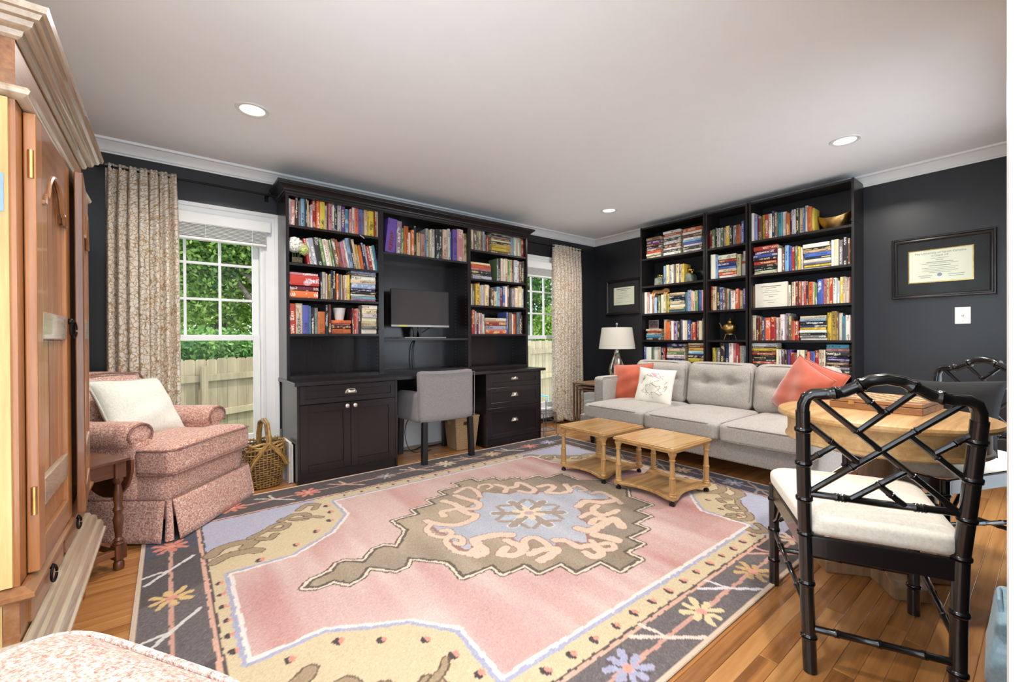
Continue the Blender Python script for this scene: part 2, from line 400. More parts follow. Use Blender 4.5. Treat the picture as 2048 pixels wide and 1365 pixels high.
# ------------------------------------------------------------ curtains and rods
def curtain_mat():
    n = N('cream and gold scroll print cotton'); uv = n.coord('UV')
    d = n.add('ShaderNodeTexNoise', _Scale=26.0, _Detail=2.0); n.l(uv, d.inputs['Vector'])
    mv = n.mix(.045, uv, d.outputs['Color'], 'ADD')
    vo = n.add('ShaderNodeTexVoronoi', feature='DISTANCE_TO_EDGE', _Scale=34.0); n.l(mv, vo.inputs['Vector'])
    ln = n.ramp(vo.outputs[0], [(.035, (255, 255, 255)), (.085, (0, 0, 0))])
    ns = n.noise(mv, 60, 3, .6); lv = n.ramp(ns, [(.55, (0, 0, 0)), (.60, (255, 255, 255))])
    wv = n.noise(uv, 5, 2); tint = n.ramp(wv, [(.35, (206, 170, 118)), (.65, (182, 158, 128))])
    c = n.mix(ln, lin((246, 240, 230)), tint); c = n.mix(n.math('MULTIPLY', lv, .45), c, lin((204, 168, 116)))
    n.bump(n.noise(uv, 500, 2), .15, .001)
    n.fin(c, .9, 0, .2, 0, .1)
    ts = n.add('ShaderNodeBsdfTranslucent'); n.l(c, ts.inputs[0]); mx = n.add('ShaderNodeMixShader'); mx.inputs[0].default_value = .4
    n.l(n.p.outputs[0], mx.inputs[1]); n.l(ts.outputs[0], mx.inputs[2]); n.l(mx.outputs[0], n.n['Material Output'].inputs[0]); return n.m
curtainmat = curtain_mat()
def curtain(x0, x1, ztop, zbot, label, seed, knot=False, folds=7):
    rng = random.Random(seed); nu, nv = 180, 60; ph = [rng.random()*6 for _ in range(6)]
    wid = x1-x0; vs = []; us = []
    for j in range(nv):
        t = j/(nv-1); z = ztop+(zbot-ztop)*t; L = 0; prev = None
        for i in range(nu):
            s = i/(nu-1); k = .35+.65*min(1, t*6)
            q = s*folds*2*math.pi+.5*math.sin(3*s+ph[0])+.25*math.sin(2.2*t+ph[1])
            y = k*.042*(math.sin(q)+.35*math.sin(2.1*q+ph[2]))+.012*math.sin(5*s+2*t+ph[3])
            w = 1+.05*t+.02*math.sin(3*t+ph[4]); x = x0+wid*.5+(s-.5)*wid*w+.012*math.cos(q)*k
            if t < .018: y += .006*math.sin(q*3)
            if knot and t > .93:
                u = (t-.93)/.07; x += (.02*math.sin(9*s+ph[5])+(.5-s)*.10)*u; y -= (.05*math.sin(math.pi*s)+.03*math.sin(7*s))*u; z2 = z+.03*math.sin(11*s+ph[2])*u
                p = (x, y, max(.012, z2))
            else: p = (x, y, z)
            if prev: L += math.dist(prev[:2], p[:2])
            prev = p; vs.append((p[0], p[1], p[2])); us.append((L, ztop-z))
    fs = [(j*nu+i, (j+1)*nu+i, (j+1)*nu+i+1, j*nu+i+1) for j in range(nv-1) for i in range(nu-1)]
    m = MB(); cx = (x0+x1)/2; m.add([(p[0]-cx, p[1], p[2]) for p in vs], fs)
    o = m.build('curtain', curtainmat, None, smooth=True, ang=180, solid=.002, loc=(cx, 3.895, 0))
    uvl = o.data.uv_layers.new(name='UVMap'); ids = np.zeros(len(o.data.loops), int); o.data.loops.foreach_get('vertex_index', ids)
    uvl.data.foreach_set('uv', np.array(us)[ids].ravel()); return tag(o, label, 'curtain')
curtain(-.325, .045, 2.236, .012, 'long cream and gold patterned curtain hanging behind the pink armchair', 4)
curtain(3.755, 4.255, 2.235, .02, 'long cream and gold patterned curtain gathered on the floor by the corner', 11, True, 8)
def rod(x0, x1, f0, f1, label):
    t = thing('curtain_rod', label, 'curtain rod', ((x0+x1)/2, 3.90, 2.212)); h = (x1-x0)/2
    MB().cyl((-h, 0, 0), (h, 0, 0), .008).build('pole', darkmetal, t, smooth=True)
    for x, f in ((-h, f0), (h, f1)):
        s = -1 if x < 0 else 1
        if f: MB().ball((x+s*.014, 0, 0), .015).cyl((x, 0, 0), (x+s*.006, 0, 0), .012).build('finial', darkmetal, t, smooth=True)
        b = MB(); b.box(x-s*.06-.006, x-s*.06+.006, -.004, .1, -.006, .006); b.box(x-s*.06-.014, x-s*.06+.014, .09, .1, -.03, .03); b.tube([(x-s*.06, .013*math.cos(a), .013*math.sin(a)) for a in np.linspace(0, 6.28, 13)], .003, 6); b.build('bracket', darkmetal, t)
rod(-.345, .69, 1, 1, 'thin black curtain rod over the window behind the armchair')
rod(3.14, 4.29, 1, 1, 'thin black curtain rod over the window beside the corner')
# ------------------------------------------------------------ garden outside
grass = plain('lawn', (84, 108, 52), .95, var=.25, vs=3, bump=.4, bs=60)
g = MB(); g.grid(lambda u, v: (-26+62*u, 4.16+46*v, -1.02 if v > .06 else -.55-.47*v/.06), 8, 40); struct(g.build('floor_garden', grass))
struct(bx(-4.5, 7.5, 4.16, 6.3, -.5, -.40).build('floor_patio', plain('patio concrete', (206, 202, 194), .9)))  # carries the teal chair; widened and made pale to bounce light indoors
cedar = wood('weathered cedar', [(112, 98, 76), (134, 118, 92), (150, 134, 106)], .85, (30, 30, 2), .15)
def fence(origin, head, n, ztop, zbot, rails, post_every, label, off=0):
    t = thing('wood_fence', label, 'fence', (*origin, 0), math.radians(head)); w = .15
    P = [(-w/2+.002, 0), (w/2-.002, 0), (w/2-.002, ztop-zbot-.03), (w/2-.03, ztop-zbot), (-w/2+.03, ztop-zbot), (-w/2+.002, ztop-zbot-.03)]
    base = MB().prism(P, 'y', 0, .018); o0 = None; rng = random.Random(5)
    for i in range(n):
        if o0 is None: o = o0 = base.build('picket', cedar, t)
        else:
            o = o0.copy(); COL.objects.link(o); o.parent = t
        o.location = (i*w, rng.uniform(-.002, .002), zbot+rng.uniform(-.012, .012))
    for z in rails: bx(-.1, n*w, -.04, -.001, z-.045, z+.045).build('rail', cedar, t)
    for i in range(off, n, post_every): bx(i*w-.045, i*w+.045, -.075, -.041, zbot, ztop-.1).build('post', cedar, t)
    return t
fence((-2.35, 5.78), 31, 44, .80, -1.05, (.53, .02, -.75), 16, 'tan wooden picket fence with dog-ear tops seen behind the armchair window', 5)
fence((5.1, 6.35), 20, 24, 1.02, -1.0, (.80, .27, -.6), 14, 'tan wooden picket fence seen beside the right curtain', 3)
def leafmat(name, c0, c1, c2):
    n = N(name); v = n.coord('World'); k = n.noise(v, 2.2, 4, .7)
    oi = n.add('ShaderNodeNewGeometry'); k = n.math('ADD', n.math('MULTIPLY', k, .75), n.math('MULTIPLY', oi.outputs['Random Per Island'], .3))
    c = n.ramp(k, [(.35, c0), (.52, c1), (.72, c2)]); n.fin(c, .5, 0, .3)
    ts = n.add('ShaderNodeBsdfTranslucent'); n.l(c, ts.inputs[0]); mx = n.add('ShaderNodeMixShader'); mx.inputs[0].default_value = .55
    n.l(n.p.outputs[0], mx.inputs[1]); n.l(ts.outputs[0], mx.inputs[2]); n.l(mx.outputs[0], n.n['Material Output'].inputs[0]); return n.m
leafA = leafmat('sunlit leaves', (86, 122, 44), (134, 164, 70), (206, 214, 130)); leafB = leafmat('deep green leaves', (52, 88, 44), (88, 126, 62), (146, 172, 98))
bark = plain('tree bark', (92, 80, 70), .95, var=.25, vs=12, bump=.8, bs=30)
def tree(name, label, base, h, r, blobs, n, mat, leaf=.11, seed=1, branches=5, group=None):
    rng = np.random.default_rng(seed); t = thing(name, label, 'tree' if h > 2 else 'bush', base, 0, group)
    tr = MB(); pts = [(0.06*math.sin(3*k/6), 0, h*k/6) for k in range(7)]; tr.tube(pts, [r*(1-.09*k) for k in range(7)], 10)
    for k in range(branches):
        b = blobs[k % len(blobs)]; z0 = h*(.35+.1*(k % 4)); e_ = Vector((b[0], b[1], b[2])); s_ = Vector((0, 0, z0)); mid = (s_+e_)/2+Vector((0, 0, .25))
        tr.tube([s_, mid, e_], [r*.4, r*.25, r*.08], 6)
    tr.build('trunk', bark, t, smooth=True)
    tot = sum(b[3]*b[4]*b[5] for b in blobs)**1; C = []
    for b in blobs:
        k = int(n*(b[3]*b[4]*b[5])/tot); d = rng.normal(size=(k, 3)); d /= np.linalg.norm(d, axis=1)[:, None]; d *= rng.random((k, 1))**.38
        C.append(d*np.array(b[3:6])+np.array(b[:3]))
    C = np.concatenate(C); k = len(C)
    a = rng.normal(size=(k, 3)); a /= np.linalg.norm(a, axis=1)[:, None]; q = np.cross(a, rng.normal(size=(k, 3))); q /= np.linalg.norm(q, axis=1)[:, None]
    s = leaf*(.6+.8*rng.random((k, 1))); V = np.stack([C-a*s*.6, C+q*s*.32, C+a*s*.6, C-q*s*.32], 1).reshape(-1, 3)
    me = bpy.data.meshes.new('foliage'); me.from_pydata(V.tolist(), [], np.arange(4*k).reshape(-1, 4).tolist()); me.materials.append(mat)
    o = bpy.data.objects.new('foliage', me); COL.objects.link(o); o.parent = t; return t
tree('leafy_tree', 'bright yellow-green tree filling the middle of the armchair window', (1.0, 13.5, -1), 6.5, .16, [(-.9, 0, 3.2, 1.9, 1.6, 1.5), (1.0, .3, 4.0, 1.9, 1.7, 1.6), (-.4, -.6, 5.2, 2.4, 1.8, 1.5), (1.4, -.4, 2.3, 1.3, 1.2, .8)], 34000, leafA, .10, 1, 6)
tree('leafy_tree', 'darker tree with a thick brown trunk at the right of the armchair window', (1.95, 12.2, -1), 7, .24, [(.3, .6, 5.4, 1.8, 1.4, 1.6), (-1.3, .8, 4.2, 1.4, 1.2, 1.0), (1.5, .9, 3.6, 1.5, 1.3, 1.2)], 16000, leafB, .10, 2, 5)
tree('leafy_tree', 'tall green tree further back at the left of the armchair window', (-.9, 16.5, -1), 8, .2, [(0, 0, 4.2, 2.8, 1.8, 2.6), (1.9, .5, 3.0, 2.0, 1.6, 1.6), (.5, 0, 7, 3, 2, 2)], 30000, leafA, .11, 3, 5)
tree('garden_shrub', 'dark leafy shrub rising over the tan fence behind the armchair window', (.55, 9.4, -1), 1.5, .05, [(0, 0, 1.75, .95, .55, .55), (.75, .3, 1.7, .6, .5, .5), (-.8, -.1, 1.6, .7, .5, .55)], 9000, leafB, .08, 4, 3)
tree('leafy_tree', 'green tree filling the top of the window beside the right curtain', (9.2, 11.0, -1), 6, .15, [(-.6, .2, 4.3, 1.9, 1.6, 1.4), (1.0, -.2, 3.7, 1.6, 1.4, 1.2), (.4, -.8, 5.2, 2.0, 1.6, 1.2), (.9, -.7, 2.6, 1.0, .9, .8)], 22000, leafB, .10, 5, 5)
tree('garden_shrub', 'yellow-green shrub rising over the fence beside the right curtain', (8.9, 9.6, -1), 1.9, .05, [(.4, 0, 2.3, .8, .6, .8), (.9, -.2, 1.9, .6, .6, .6)], 8000, leafA, .08, 6, 3)
# neighbours' houses
siding = plain('grey clapboard', (138, 136, 132), .8, var=.06); roofm = plain('pale blue grey shingles', (176, 190, 204), .8, var=.1, vs=20)
h = thing('neighbour_house', 'grey clapboard house with white rake board seen beyond the right window', 'house', (11.02, 12.35, -1), math.radians(-41.5))
bx(-6.2, 0, 0, 6, 0, 3.0).prism([(-6.2, 3.0), (0, 3.0), (-3.1, 5.3)], 'y', 0, 6).build('wall', siding, h)
cb = None
for i in range(30):
    z = .1*i+.9
    x = 0 if z < 3.0 else -(z-3.0)/2.3*3.1
    if cb is None: cb = o = MB().add([(-1, -.03, 0), (0, -.03, 0), (0, -.004, .1), (-1, -.004, .1), (-1, 0, 0), (0, 0, 0)], [(0, 1, 2, 3), (4, 5, 1, 0)]).build('clapboard', siding, h)
    else:
        o = cb.copy(); COL.objects.link(o); o.parent = h
    o.location = (x, 0, z); o.scale = (6.2+2*x, 1, 1)
MB().add([(.5, -.35, 2.60), (-3.1, -.35, 5.27), (-3.1, 6.2, 5.27), (.5, 6.2, 2.60), (.5, -.35, 2.72), (-3.1, -.35, 5.40), (-3.1, 6.2, 5.40), (.5, 6.2, 2.72)], [(0, 1, 2, 3), (7, 6, 5, 4), (0, 4, 5, 1), (3, 2, 6, 7), (0, 3, 7, 4), (1, 5, 6, 2)]).build('roof', roofm, h)
MB().add([(.52, -.40, 2.52), (-3.1, -.40, 5.2), (-3.1, -.40, 5.42), (.52, -.40, 2.74), (.52, -.35, 2.52), (-3.1, -.35, 5.2), (-3.1, -.35, 5.42), (.52, -.35, 2.74)], [(0, 1, 2, 3), (4, 7, 6, 5), (0, 3, 7, 4), (3, 2, 6, 7)]).build('rake_board', paint_trim, h)
bx(0, 3.5, 3.0, 5.5, 0, 3.0).build('side_wing', siding, h)
MB().add([(-.5, 2.7, 3.0), (3.8, 2.7, 3.0), (3.8, 4.6, 3.9), (-.5, 4.6, 3.9)], [(0, 1, 2, 3)]).build('wing_roof', roofm, h, solid=.08)
brickm = plain('garden brick', (150, 104, 86), .9, var=.2, vs=20)
h = thing('brick_outbuilding', 'small brick wall seen beside the tree trunk over the fence', 'building', (1.55, 13.2, -1), 0)
bx(-1.2, .6, .01, 1.5, 0, 2.02).build('core', plain('mortar', (178, 170, 160), .95), h)
b0 = None
for r in range(26):
    for k in range(8):
        x = -1.2+k*.225+(.11 if r % 2 else 0)
        if x > .4 or r < 14: continue
        if b0 is None: o = b0 = bx(0, .213, -.008, .012, 0, .066).build('brick', brickm, h)
        else:
            o = b0.copy(); COL.objects.link(o); o.parent = h
        o.location = (x, 0, r*.077)
bx(-1.3, .7, -.1, 1.6, 2.02, 2.1).build('coping', siding, h)
# patio chair
teal = plain('teal painted metal', (112, 168, 172), .5)
t = thing('patio_chair', 'teal metal patio chair outside the window beside the right curtain', 'chair', (4.05, 4.85, -.40), math.radians(20))
for k in range(6): bx(-.27, .27, -.25+.085*k, -.18+.085*k, .40, .425).build('seat_slat', teal, t, bevel=.004)
for x in (-.27, .27):
    for y in (-.25, .27): MB().cyl((x, y, 0), (x, y, .42 if y < 0 else .62), .014).build('leg', teal, t)
    MB().tube([(x, -.27, .42), (x, -.27, .60), (x, .05, .62), (x, .28, .62)], .013, 8).build('armrest', teal, t, smooth=True)
MB().tube([(-.27, .27, .42), (-.27, .33, .8), (-.15, .36, .95), (.15, .36, .95), (.27, .33, .8), (.27, .27, .42)], .014, 8).build('back_frame', teal, t, smooth=True)
for k in range(5): bx(-.22+.1*k, -.18+.1*k, .32, .335, .44, .92).build('back_slat', teal, t)
# ------------------------------------------------------------ built-in desk wall
def shaker(name, x0, x1, z0, z1, y, mat, parent, fw=.055):
    m = MB(); y1 = y+.019
    m.box(x0, x0+fw, y, y1, z0, z1); m.box(x1-fw, x1, y, y1, z0, z1); m.box(x0+fw, x1-fw, y, y1, z0, z0+fw); m.box(x0+fw, x1-fw, y, y1, z1-fw, z1)
    m.box(x0+fw, x1-fw, y+.009, y1, z0+fw, z1-fw)
    return m.build(name, mat, parent, bevel=.0012, seg=1)
def cup_pull(x, y, z, parent, w=.088):
    m = MB(); h = .03
    def fn(u, v):
        a = u*math.pi/2; ph = math.pi*v
        rx = w*.40*(1-.12*u*0); return (x-math.cos(ph)*rx*(.55+.45*math.cos(a)), y-.024*math.sin(ph)**.6*math.cos(a)-.001, z-.006+h*(.15+.85*math.sin(a))*(.35+.65*math.sin(ph)**.5))
    m.grid(fn, 8, 17); m.prism([(x-w/2, z-.008), (x+w/2, z-.008), (x+w/2, z+.002), (x+w*.3, z+.03), (x-w*.3, z+.03), (x-w/2, z+.002)], 'y', y-.003, y)
    for s in (-1, 1): m.ball((x+s*w*.44, y-.003, z-.003), .0035, 8, 6)
    return m.build('cup_pull', nickel, parent, smooth=True, solid=.002)
def knob(x, y, z, parent, r=.016):
    m = MB().lathe([(.006, 0), (.005, .012), (r, .016), (r*1.02, .020), (r*.75, .0225), (r*.7, .0215), (r*.3, .0235), (0, .024)], 20)
    return m.xf(Matrix.Translation((x, y, z)) @ Matrix.Rotation(math.pi/2, 4, 'X')).build('knob', nickel, parent, smooth=True)
YF = 3.405
t = thing('base_cabinet', 'dark espresso base cabinet with one wide drawer over two doors', 'cabinet', (1.105, 3.70, 0)); o = Vector((1.105, 3.70, 0))
def rel(mb, org): mb.v = [(p[0]-org[0], p[1]-org[1], p[2]-org[2]) for p in mb.v]; return mb
class PB:       # builds parts given in room coordinates under a thing
    def __init__(s, t): s.t = t; s.o = t.location
    def __call__(s, name, mb, mat, parent=None, **k): return rel(mb, s.o).build(name, mat, parent or s.t, **k)
P = PB(t)
P('side_panel', bx(.720, .738, YF, 3.97, 0, .72), espresso); P('side_panel', bx(1.465, 1.483, YF, 3.97, 0, .72), espresso)
P('carcass', bx(.738, 1.465, YF+.022, 3.96, .07, .72), espresso); P('toe_kick', bx(.738, 1.465, YF+.012, YF+.03, 0, .072), espresso_h)
def movefront(ob, org): ob.data.transform(Matrix.Translation(-Vector(org))); return ob
d = movefront(shaker('drawer', .740, 1.463, .582, .716, YF, espresso_h, t, .038), t.location); movefront(cup_pull(1.105, YF+.004, .652, d), t.location)
for x0, x1, kx in ((.740, 1.1005, 1.072), (1.1035, 1.463, 1.132)):
    d = movefront(shaker('door', x0, x1, .076, .576, YF, espresso, t), t.location); movefront(knob(kx, YF, .548, d), t.location)
t = thing('drawer_cabinet', 'dark espresso drawer cabinet with three cup-pull drawers', 'cabinet', (2.737, 3.70, 0)); P = PB(t)
P('side_panel', bx(2.382, 2.400, YF, 3.97, 0, .72), espresso); P('side_panel', bx(3.073, 3.091, YF, 3.97, 0, .72), espresso)
P('carcass', bx(2.400, 3.073, YF+.022, 3.96, .07, .72), espresso); P('toe_kick', bx(2.400, 3.073, YF+.012, YF+.03, 0, .072), espresso_h)
for z0, z1 in ((.582, .716), (.386, .576), (.076, .380)):
    d = movefront(shaker('drawer', 2.402, 3.071, z0, z1, YF, espresso_h, t, .045), t.location); movefront(cup_pull(2.737, YF+.004, (z0+z1)/2+.005 if z1 < .7 else .655, d), t.location)
t = thing('desk_worktop', 'long dark espresso worktop across both desk cabinets', 'desk', (1.92, 3.68, .72)); P = PB(t)
P('worktop', bx(.700, 3.140, 3.378, 3.975, .7205, .748), espresso_h, bevel=.003); P('knee_panel', bx(1.485, 2.380, 3.90, 3.918, .46, .7200), espresso_h)
# hutch
HF, HB = 3.66, 3.962
t = thing('desk_hutch', 'tall dark espresso hutch of three shelf bays with a cornice, on the desk', 'bookcase', (1.92, 3.8, .748)); P = PB(t); HUTCH = t
ups = [(.705, .728), (1.431, 1.476), (2.347, 2.382), (3.110, 3.133)]
for a, b in ups: P('upright', bx(a, b, HF, HB, .7485, 2.205), espresso, bevel=.001, seg=1)
bays = [(.728, 1.431), (1.476, 2.347), (2.382, 3.110)]
for a, b in bays:
    P('back_panel', bx(a, b, HB-.008, HB, .7485, 2.205), espresso); P('top_board', bx(a, b, HF+.002, HB-.008, 2.17, 2.205), espresso_h); P('bottom_board', bx(a, b, HF+.004, HB-.008, .7485, .775), espresso_h)
ZL = [1.948, 1.656, 1.386, 1.105]; ZR = [1.964, 1.672, 1.402, 1.108]; ZCN = 1.829; ZMON = 1.067
for (a, b), zs in zip(bays, (ZL, [ZCN, ZMON], ZR)):
    for z in zs: P('shelf', bx(a, b, HF+.003, HB-.008, z-.020, z), espresso_h, bevel=.001, seg=1)
cp = [(0, 2.185), (.006, 2.185), (.008, 2.200), (.016, 2.206), (.018, 2.214), (.034, 2.232), (.050, 2.243), (.052, 2.249), (.060, 2.252), (.062, 2.268), (0, 2.268)]
m = MB(); n = len(cp); X0, X1 = .705, 3.133; vs = []
for fx, fy in ((X0, HB), (X0, HF), (X1, HF), (X1, HB)):
    for a, z in cp: vs.append((fx-a if fx == X0 else fx+a, fy-a if fy == HF else fy, z))
fs = [(s*n+i, s*n+(i+1) % n, (s+1)*n+(i+1) % n, (s+1)*n+i) for s in range(3) for i in range(n)]+[tuple(range(n)), tuple(range(3*n, 4*n))[::-1]]
m.add(vs, [q[::-1] for q in fs]); P('cornice', m, espresso_h, smooth=True, ang=20)
P('cornice_top', bx(X0-.05, X1+.05, HF-.05, HB, 2.256, 2.266), espresso_h)
ph = MB()
for b in (1.431, 2.347, 3.110):
    for y in (HF+.045, HB-.06):
        for k in range(44): z = .80+k*.032; ph.box(b-.0012, b+.0005, y-.0022, y+.0022, z-.0022, z+.0022)
o = P('shelf_pin_holes', ph, plain('pin hole', (120, 116, 112), .5)); o['kind'] = 'stuff'
# ------------------------------------------------------------ monitor and cables
scr = plain('matt dark screen', (56, 51, 50), .5, var=.03); silver = plain('silver plastic', (168, 160, 152), .35, .5)
t = thing('computer_monitor', 'dark flat computer monitor on a V stand on the hutch shelf', 'monitor', (1.90, 3.79, ZMON)); P = PB(t)
P('housing', bx(1.598, 2.202, 3.792, 3.815, 1.182, 1.528), blackplastic, bevel=.003); P('screen', bx(1.602, 2.198, 3.790, 3.7925, 1.196, 1.525), scr)
P('chin', bx(1.597, 2.203, 3.7885, 3.8, 1.176, 1.194), silver); P('energy_sticker', bx(1.675, 1.755, 3.7875, 3.7885, 1.177, 1.192), plain('yellow sticker', (214, 206, 96), .6))
for s in (-1, 1):
    P('stand_leg', MB().prism([(1.875+s*.008-.025, 1.078), (1.875+s*.008+.025, 1.078), (1.875+s*.06+.025, 1.30), (1.875+s*.06-.025, 1.30)], 'y', 3.816, 3.832), blackplastic)
P('stand_base', bx(1.69, 2.12, 3.70, 3.86, 1.0675, 1.078), silver, bevel=.003)
def cable(pts, r, label, loc=None):
    V = [Vector(p) for p in pts]; out = []
    for i in range(len(V)-1):
        p0, p1, p2, p3 = V[max(0, i-1)], V[i], V[i+1], V[min(len(V)-1, i+2)]
        for k in range(6):
            u = k/6; out.append(.5*((2*p1)+(p2-p0)*u+(2*p0-5*p1+4*p2-p3)*u*u+(3*p1-p0-3*p2+p3)*u**3))
    out.append(V[-1]); o = V[0].copy(); m = MB().tube([q-o for q in out], r, 6)
    return tag(m.build('cable', blackplastic, None, smooth=True, loc=o), label, 'cable')
cable([(2.06, 3.83, 1.20), (1.98, 3.845, 1.15), (1.90, 3.87, 1.10), (1.86, 3.90, 1.09)], .005, 'thick black cable curving down behind the monitor stand')
cable([(1.90, 3.935, 1.045), (1.875, 3.93, 1.0), (1.865, 3.925, .92), (1.868, 3.92, .80), (1.872, 3.92, .776)], .005, 'left black cable hanging under the monitor shelf')
cable([(1.905, 3.94, 1.045), (1.89, 3.94, .98), (1.885, 3.935, .90), (1.89, 3.93, .80), (1.895, 3.925, .776)], .004, 'right black cable hanging under the monitor shelf')
cable([(1.95, 3.885, .715), (1.85, 3.875, .66), (1.70, 3.86, .57), (1.60, 3.86, .46), (1.56, 3.93, .3)], .004, 'black cable slanting under the desk top beside the base cabinet')
cable([(2.0, 3.885, .715), (1.97, 3.87, .6), (2.0, 3.86, .5), (1.75, 3.8, .28), (1.72, 3.75, .1), (1.78, 3.72, .006), (1.95, 3.7, .006)], .004, 'black cable looping down to the floor behind the desk chair')
cable([(1.60, 3.80, .006), (1.72, 3.84, .006), (1.82, 3.80, .006), (1.92, 3.86, .006), (2.06, 3.84, .006), (2.18, 3.88, .006)], .005, 'black cable lying along the white baseboard under the desk')
t = thing('power_strip', 'white power strip on the wall under the desk', 'power strip', (2.03, 3.985, .37)); P = PB(t)
P('housing', bx(1.95, 2.11, 3.958, 3.998, .348, .392), paint_trim, bevel=.005)
for k in range(3): P('socket', bx(1.968+k*.045, 1.988+k*.045, 3.9565, 3.9595, .36, .38), blackplastic)
# ------------------------------------------------------------ desk chair
greyfab = fabric('grey woven chair fabric', [(112, 106, 108), (138, 131, 132), (164, 158, 158)], 520, .92, .3)
legblack = plain('black stained wood leg', (22, 20, 21), .4)
t = thing('desk_chair', 'grey upholstered armchair with black legs pushed up to the desk', 'chair', (1.90, 3.50, 0))
def fb(p, P): P[1] += .02*(P[2]-.35); P[0] *= 1+.07*(P[2]-.35); P[2] -= .012*(1-p[0]**2)*(p[2] > 0)*abs(p[2]); return P
MB().soft((0, -.175, .57), (.262, .042, .222), .035, 10, fb).build('backrest', greyfab, t, smooth=True, ang=180)
MB().soft((0, .05, .41), (.235, .245, .07), .03, 8).build('seat', greyfab, t, smooth=True, ang=180)
for s in (-1, 1):
    def fa(p, P): P[2] -= .05*max(0, P[1]+.0); return P
    MB().soft((s*.232, .06, .475), (.035, .215, .13), .03, 8, fa).build('armrest', greyfab, t, smooth=True, ang=180)
    for y, k in ((-.205, 1), (.26, -1)):
        x = s*.225; MB().prism([(x-.022, y-.022), (x+.022, y-.022), (x+.022, y+.022), (x-.022, y+.022)], 'z', 0, .36).build('leg', legblack, t, bevel=.003)
for ob in t.children:
    if ob.name.startswith('leg'):
        for v in ob.data.vertices:
            if v.co.z < .01: v.co.x *= 1.04; v.co.y += -.01 if v.co.y < 0 else .01
# seam piping on the back
MB().tube([(-.262, -.219, .36), (-.268, -.217, .57), (-.272, -.213, .765), (0, -.213, .755), (.272, -.213, .765), (.268, -.217, .57), (.262, -.219, .36)], .003, 6).build('piping', greyfab, t, smooth=True)
# ------------------------------------------------------------ baskets
wick = wood('golden willow', [(92, 62, 26), (160, 120, 60), (206, 170, 104)], .5, (40, 40, 40), .2); wickdark = plain('dark willow', (70, 52, 34), .7)
def rr(a, w, d, p=3.2):
    c, s = math.cos(a), math.sin(a); k = (abs(c)**p+abs(s)**p)**(-1/p); return (w*c*k, d*s*k)
t = thing('wicker_basket', 'golden wicker basket with arched handle standing beside the base cabinet', 'basket', (.535, 3.585, 0), math.radians(8))
W_, D_, H_ = .118, .105, .30
def prof(z): k = .84+.24*math.sin(min(1, z/H_)*2.2); return k
lin_ = MB(); lin_.grid(lambda u, v: (*[q*.93*prof(v*H_) for q in rr(2*math.pi*u, W_, D_)], .006+v*H_), 40, 8, True); lin_.build('liner', wickdark, t, smooth=True, solid=.004)
lin_ = MB(); lin_.add([(*[q*.93*prof(0) for q in rr(2*math.pi*k/24, W_, D_)], .006) for k in range(24)], [tuple(range(24))]); lin_.build('bottom', wickdark, t)
st = MB()
for k in range(34):
    a = 2*math.pi*k/34; st.tube([(*[q*prof(z)*1.0 for q in rr(a, W_, D_)], z+.002) for z in np.linspace(0.003, H_+.03, 9)], .0042, 5)
o = st.build('upright_stakes', wick, t, smooth=True); o['kind'] = 'stuff'
wv = MB()
for i in range(15):
    z = .012+i*.0165; pts = []
    for k in range(102):
        a = 2*math.pi*k/102; off = .0045*math.sin(17*a+math.pi*(i % 2)); q = rr(a, W_, D_); f = prof(z); l = math.hypot(*q)
        pts.append((q[0]*f+q[0]/l*off, q[1]*f+q[1]/l*off, z+.002*math.sin(5*a+i)))
    wv.tube(pts, .0046, 5, True)
o = wv.build('woven_rows', wick, t, smooth=True); o['kind'] = 'stuff'
for j, (zz, rr_) in enumerate(((.278, .008), (.30, .007), (.318, .008))):
    MB().tube([(*[q*(prof(.29)+.01*j) for q in rr(2*math.pi*k/48, W_, D_)], zz+.006*math.sin(8*2*math.pi*k/48+j*2)) for k in range(48)], rr_, 6, True).build('rim', wick, t, smooth=True)
for s in (-1, 1):
    for off in (-.012, 0, .012):
        MB().tube([(s*.125+off, -.10, .15), (s*.09+off, -.118, .22), (0+off, -.112, .325), (-s*.075+off, -.09, .315), (-s*.115+off, -.06, .27)], .0075, 6).build('crossing_band', wick, t, smooth=True)
for off in (-.008, .008):
    MB().tube([(off, -.108, .29), (off, -.105, .37), (off, -.07, .455), (off, 0, .48), (off, .07, .455), (off, .105, .37), (off, .108, .29)], .011, 8).build('handle', wick, t, smooth=True)
seag = N('seagrass weave'); v = seag.coord('Object', (1, 1, 1)); w1 = seag.add('ShaderNodeTexWave', bands_direction='Z', _Scale=38.0, _Distortion=1.5, _Detail=2.0); seag.l(v, w1.inputs[0])
w2 = seag.noise(v, 140, 2); hh = seag.math('ADD', seag.math('MULTIPLY', w1.outputs[1], .6), seag.math('MULTIPLY', w2, .4)); cc = seag.ramp(hh, [(.25, (120, 88, 56)), (.5, (176, 140, 98)), (.8, (204, 172, 130))]); seag.bump(hh, .8, .004); seag = seag.fin(cc, .8)
t = thing('waste_basket', 'square woven seagrass waste basket under the desk by the drawers', 'basket', (2.235, 3.62, 0), math.radians(-4))
def wb(z): return .098+.028*z/.315
for k in range(4):
    R = Matrix.Rotation(k*math.pi/2, 4, 'Z'); m = MB(); a0, a1 = wb(0), wb(.315)
    def q(x0, x1, z0, z1):
        m.add([(x0*wb(z0), -wb(z0), z0), (x1*wb(z0), -wb(z0), z0), (x1*wb(z1), -wb(z1), z1), (x0*wb(z1), -wb(z1), z1)], [(0, 1, 2, 3)])
    q(-1, 1, .004, .235); q(-1, -.36, .235, .27); q(.36, 1, .235, .27); q(-1, 1, .27, .315)
    m.xf(R).build('side', seag, t, solid=.008)
    MB().tube([(-wb(.315), -wb(.315), .315), (wb(.315), -wb(.315), .315)], .010, 8).xf(R).build('rim', seag, t, smooth=True)
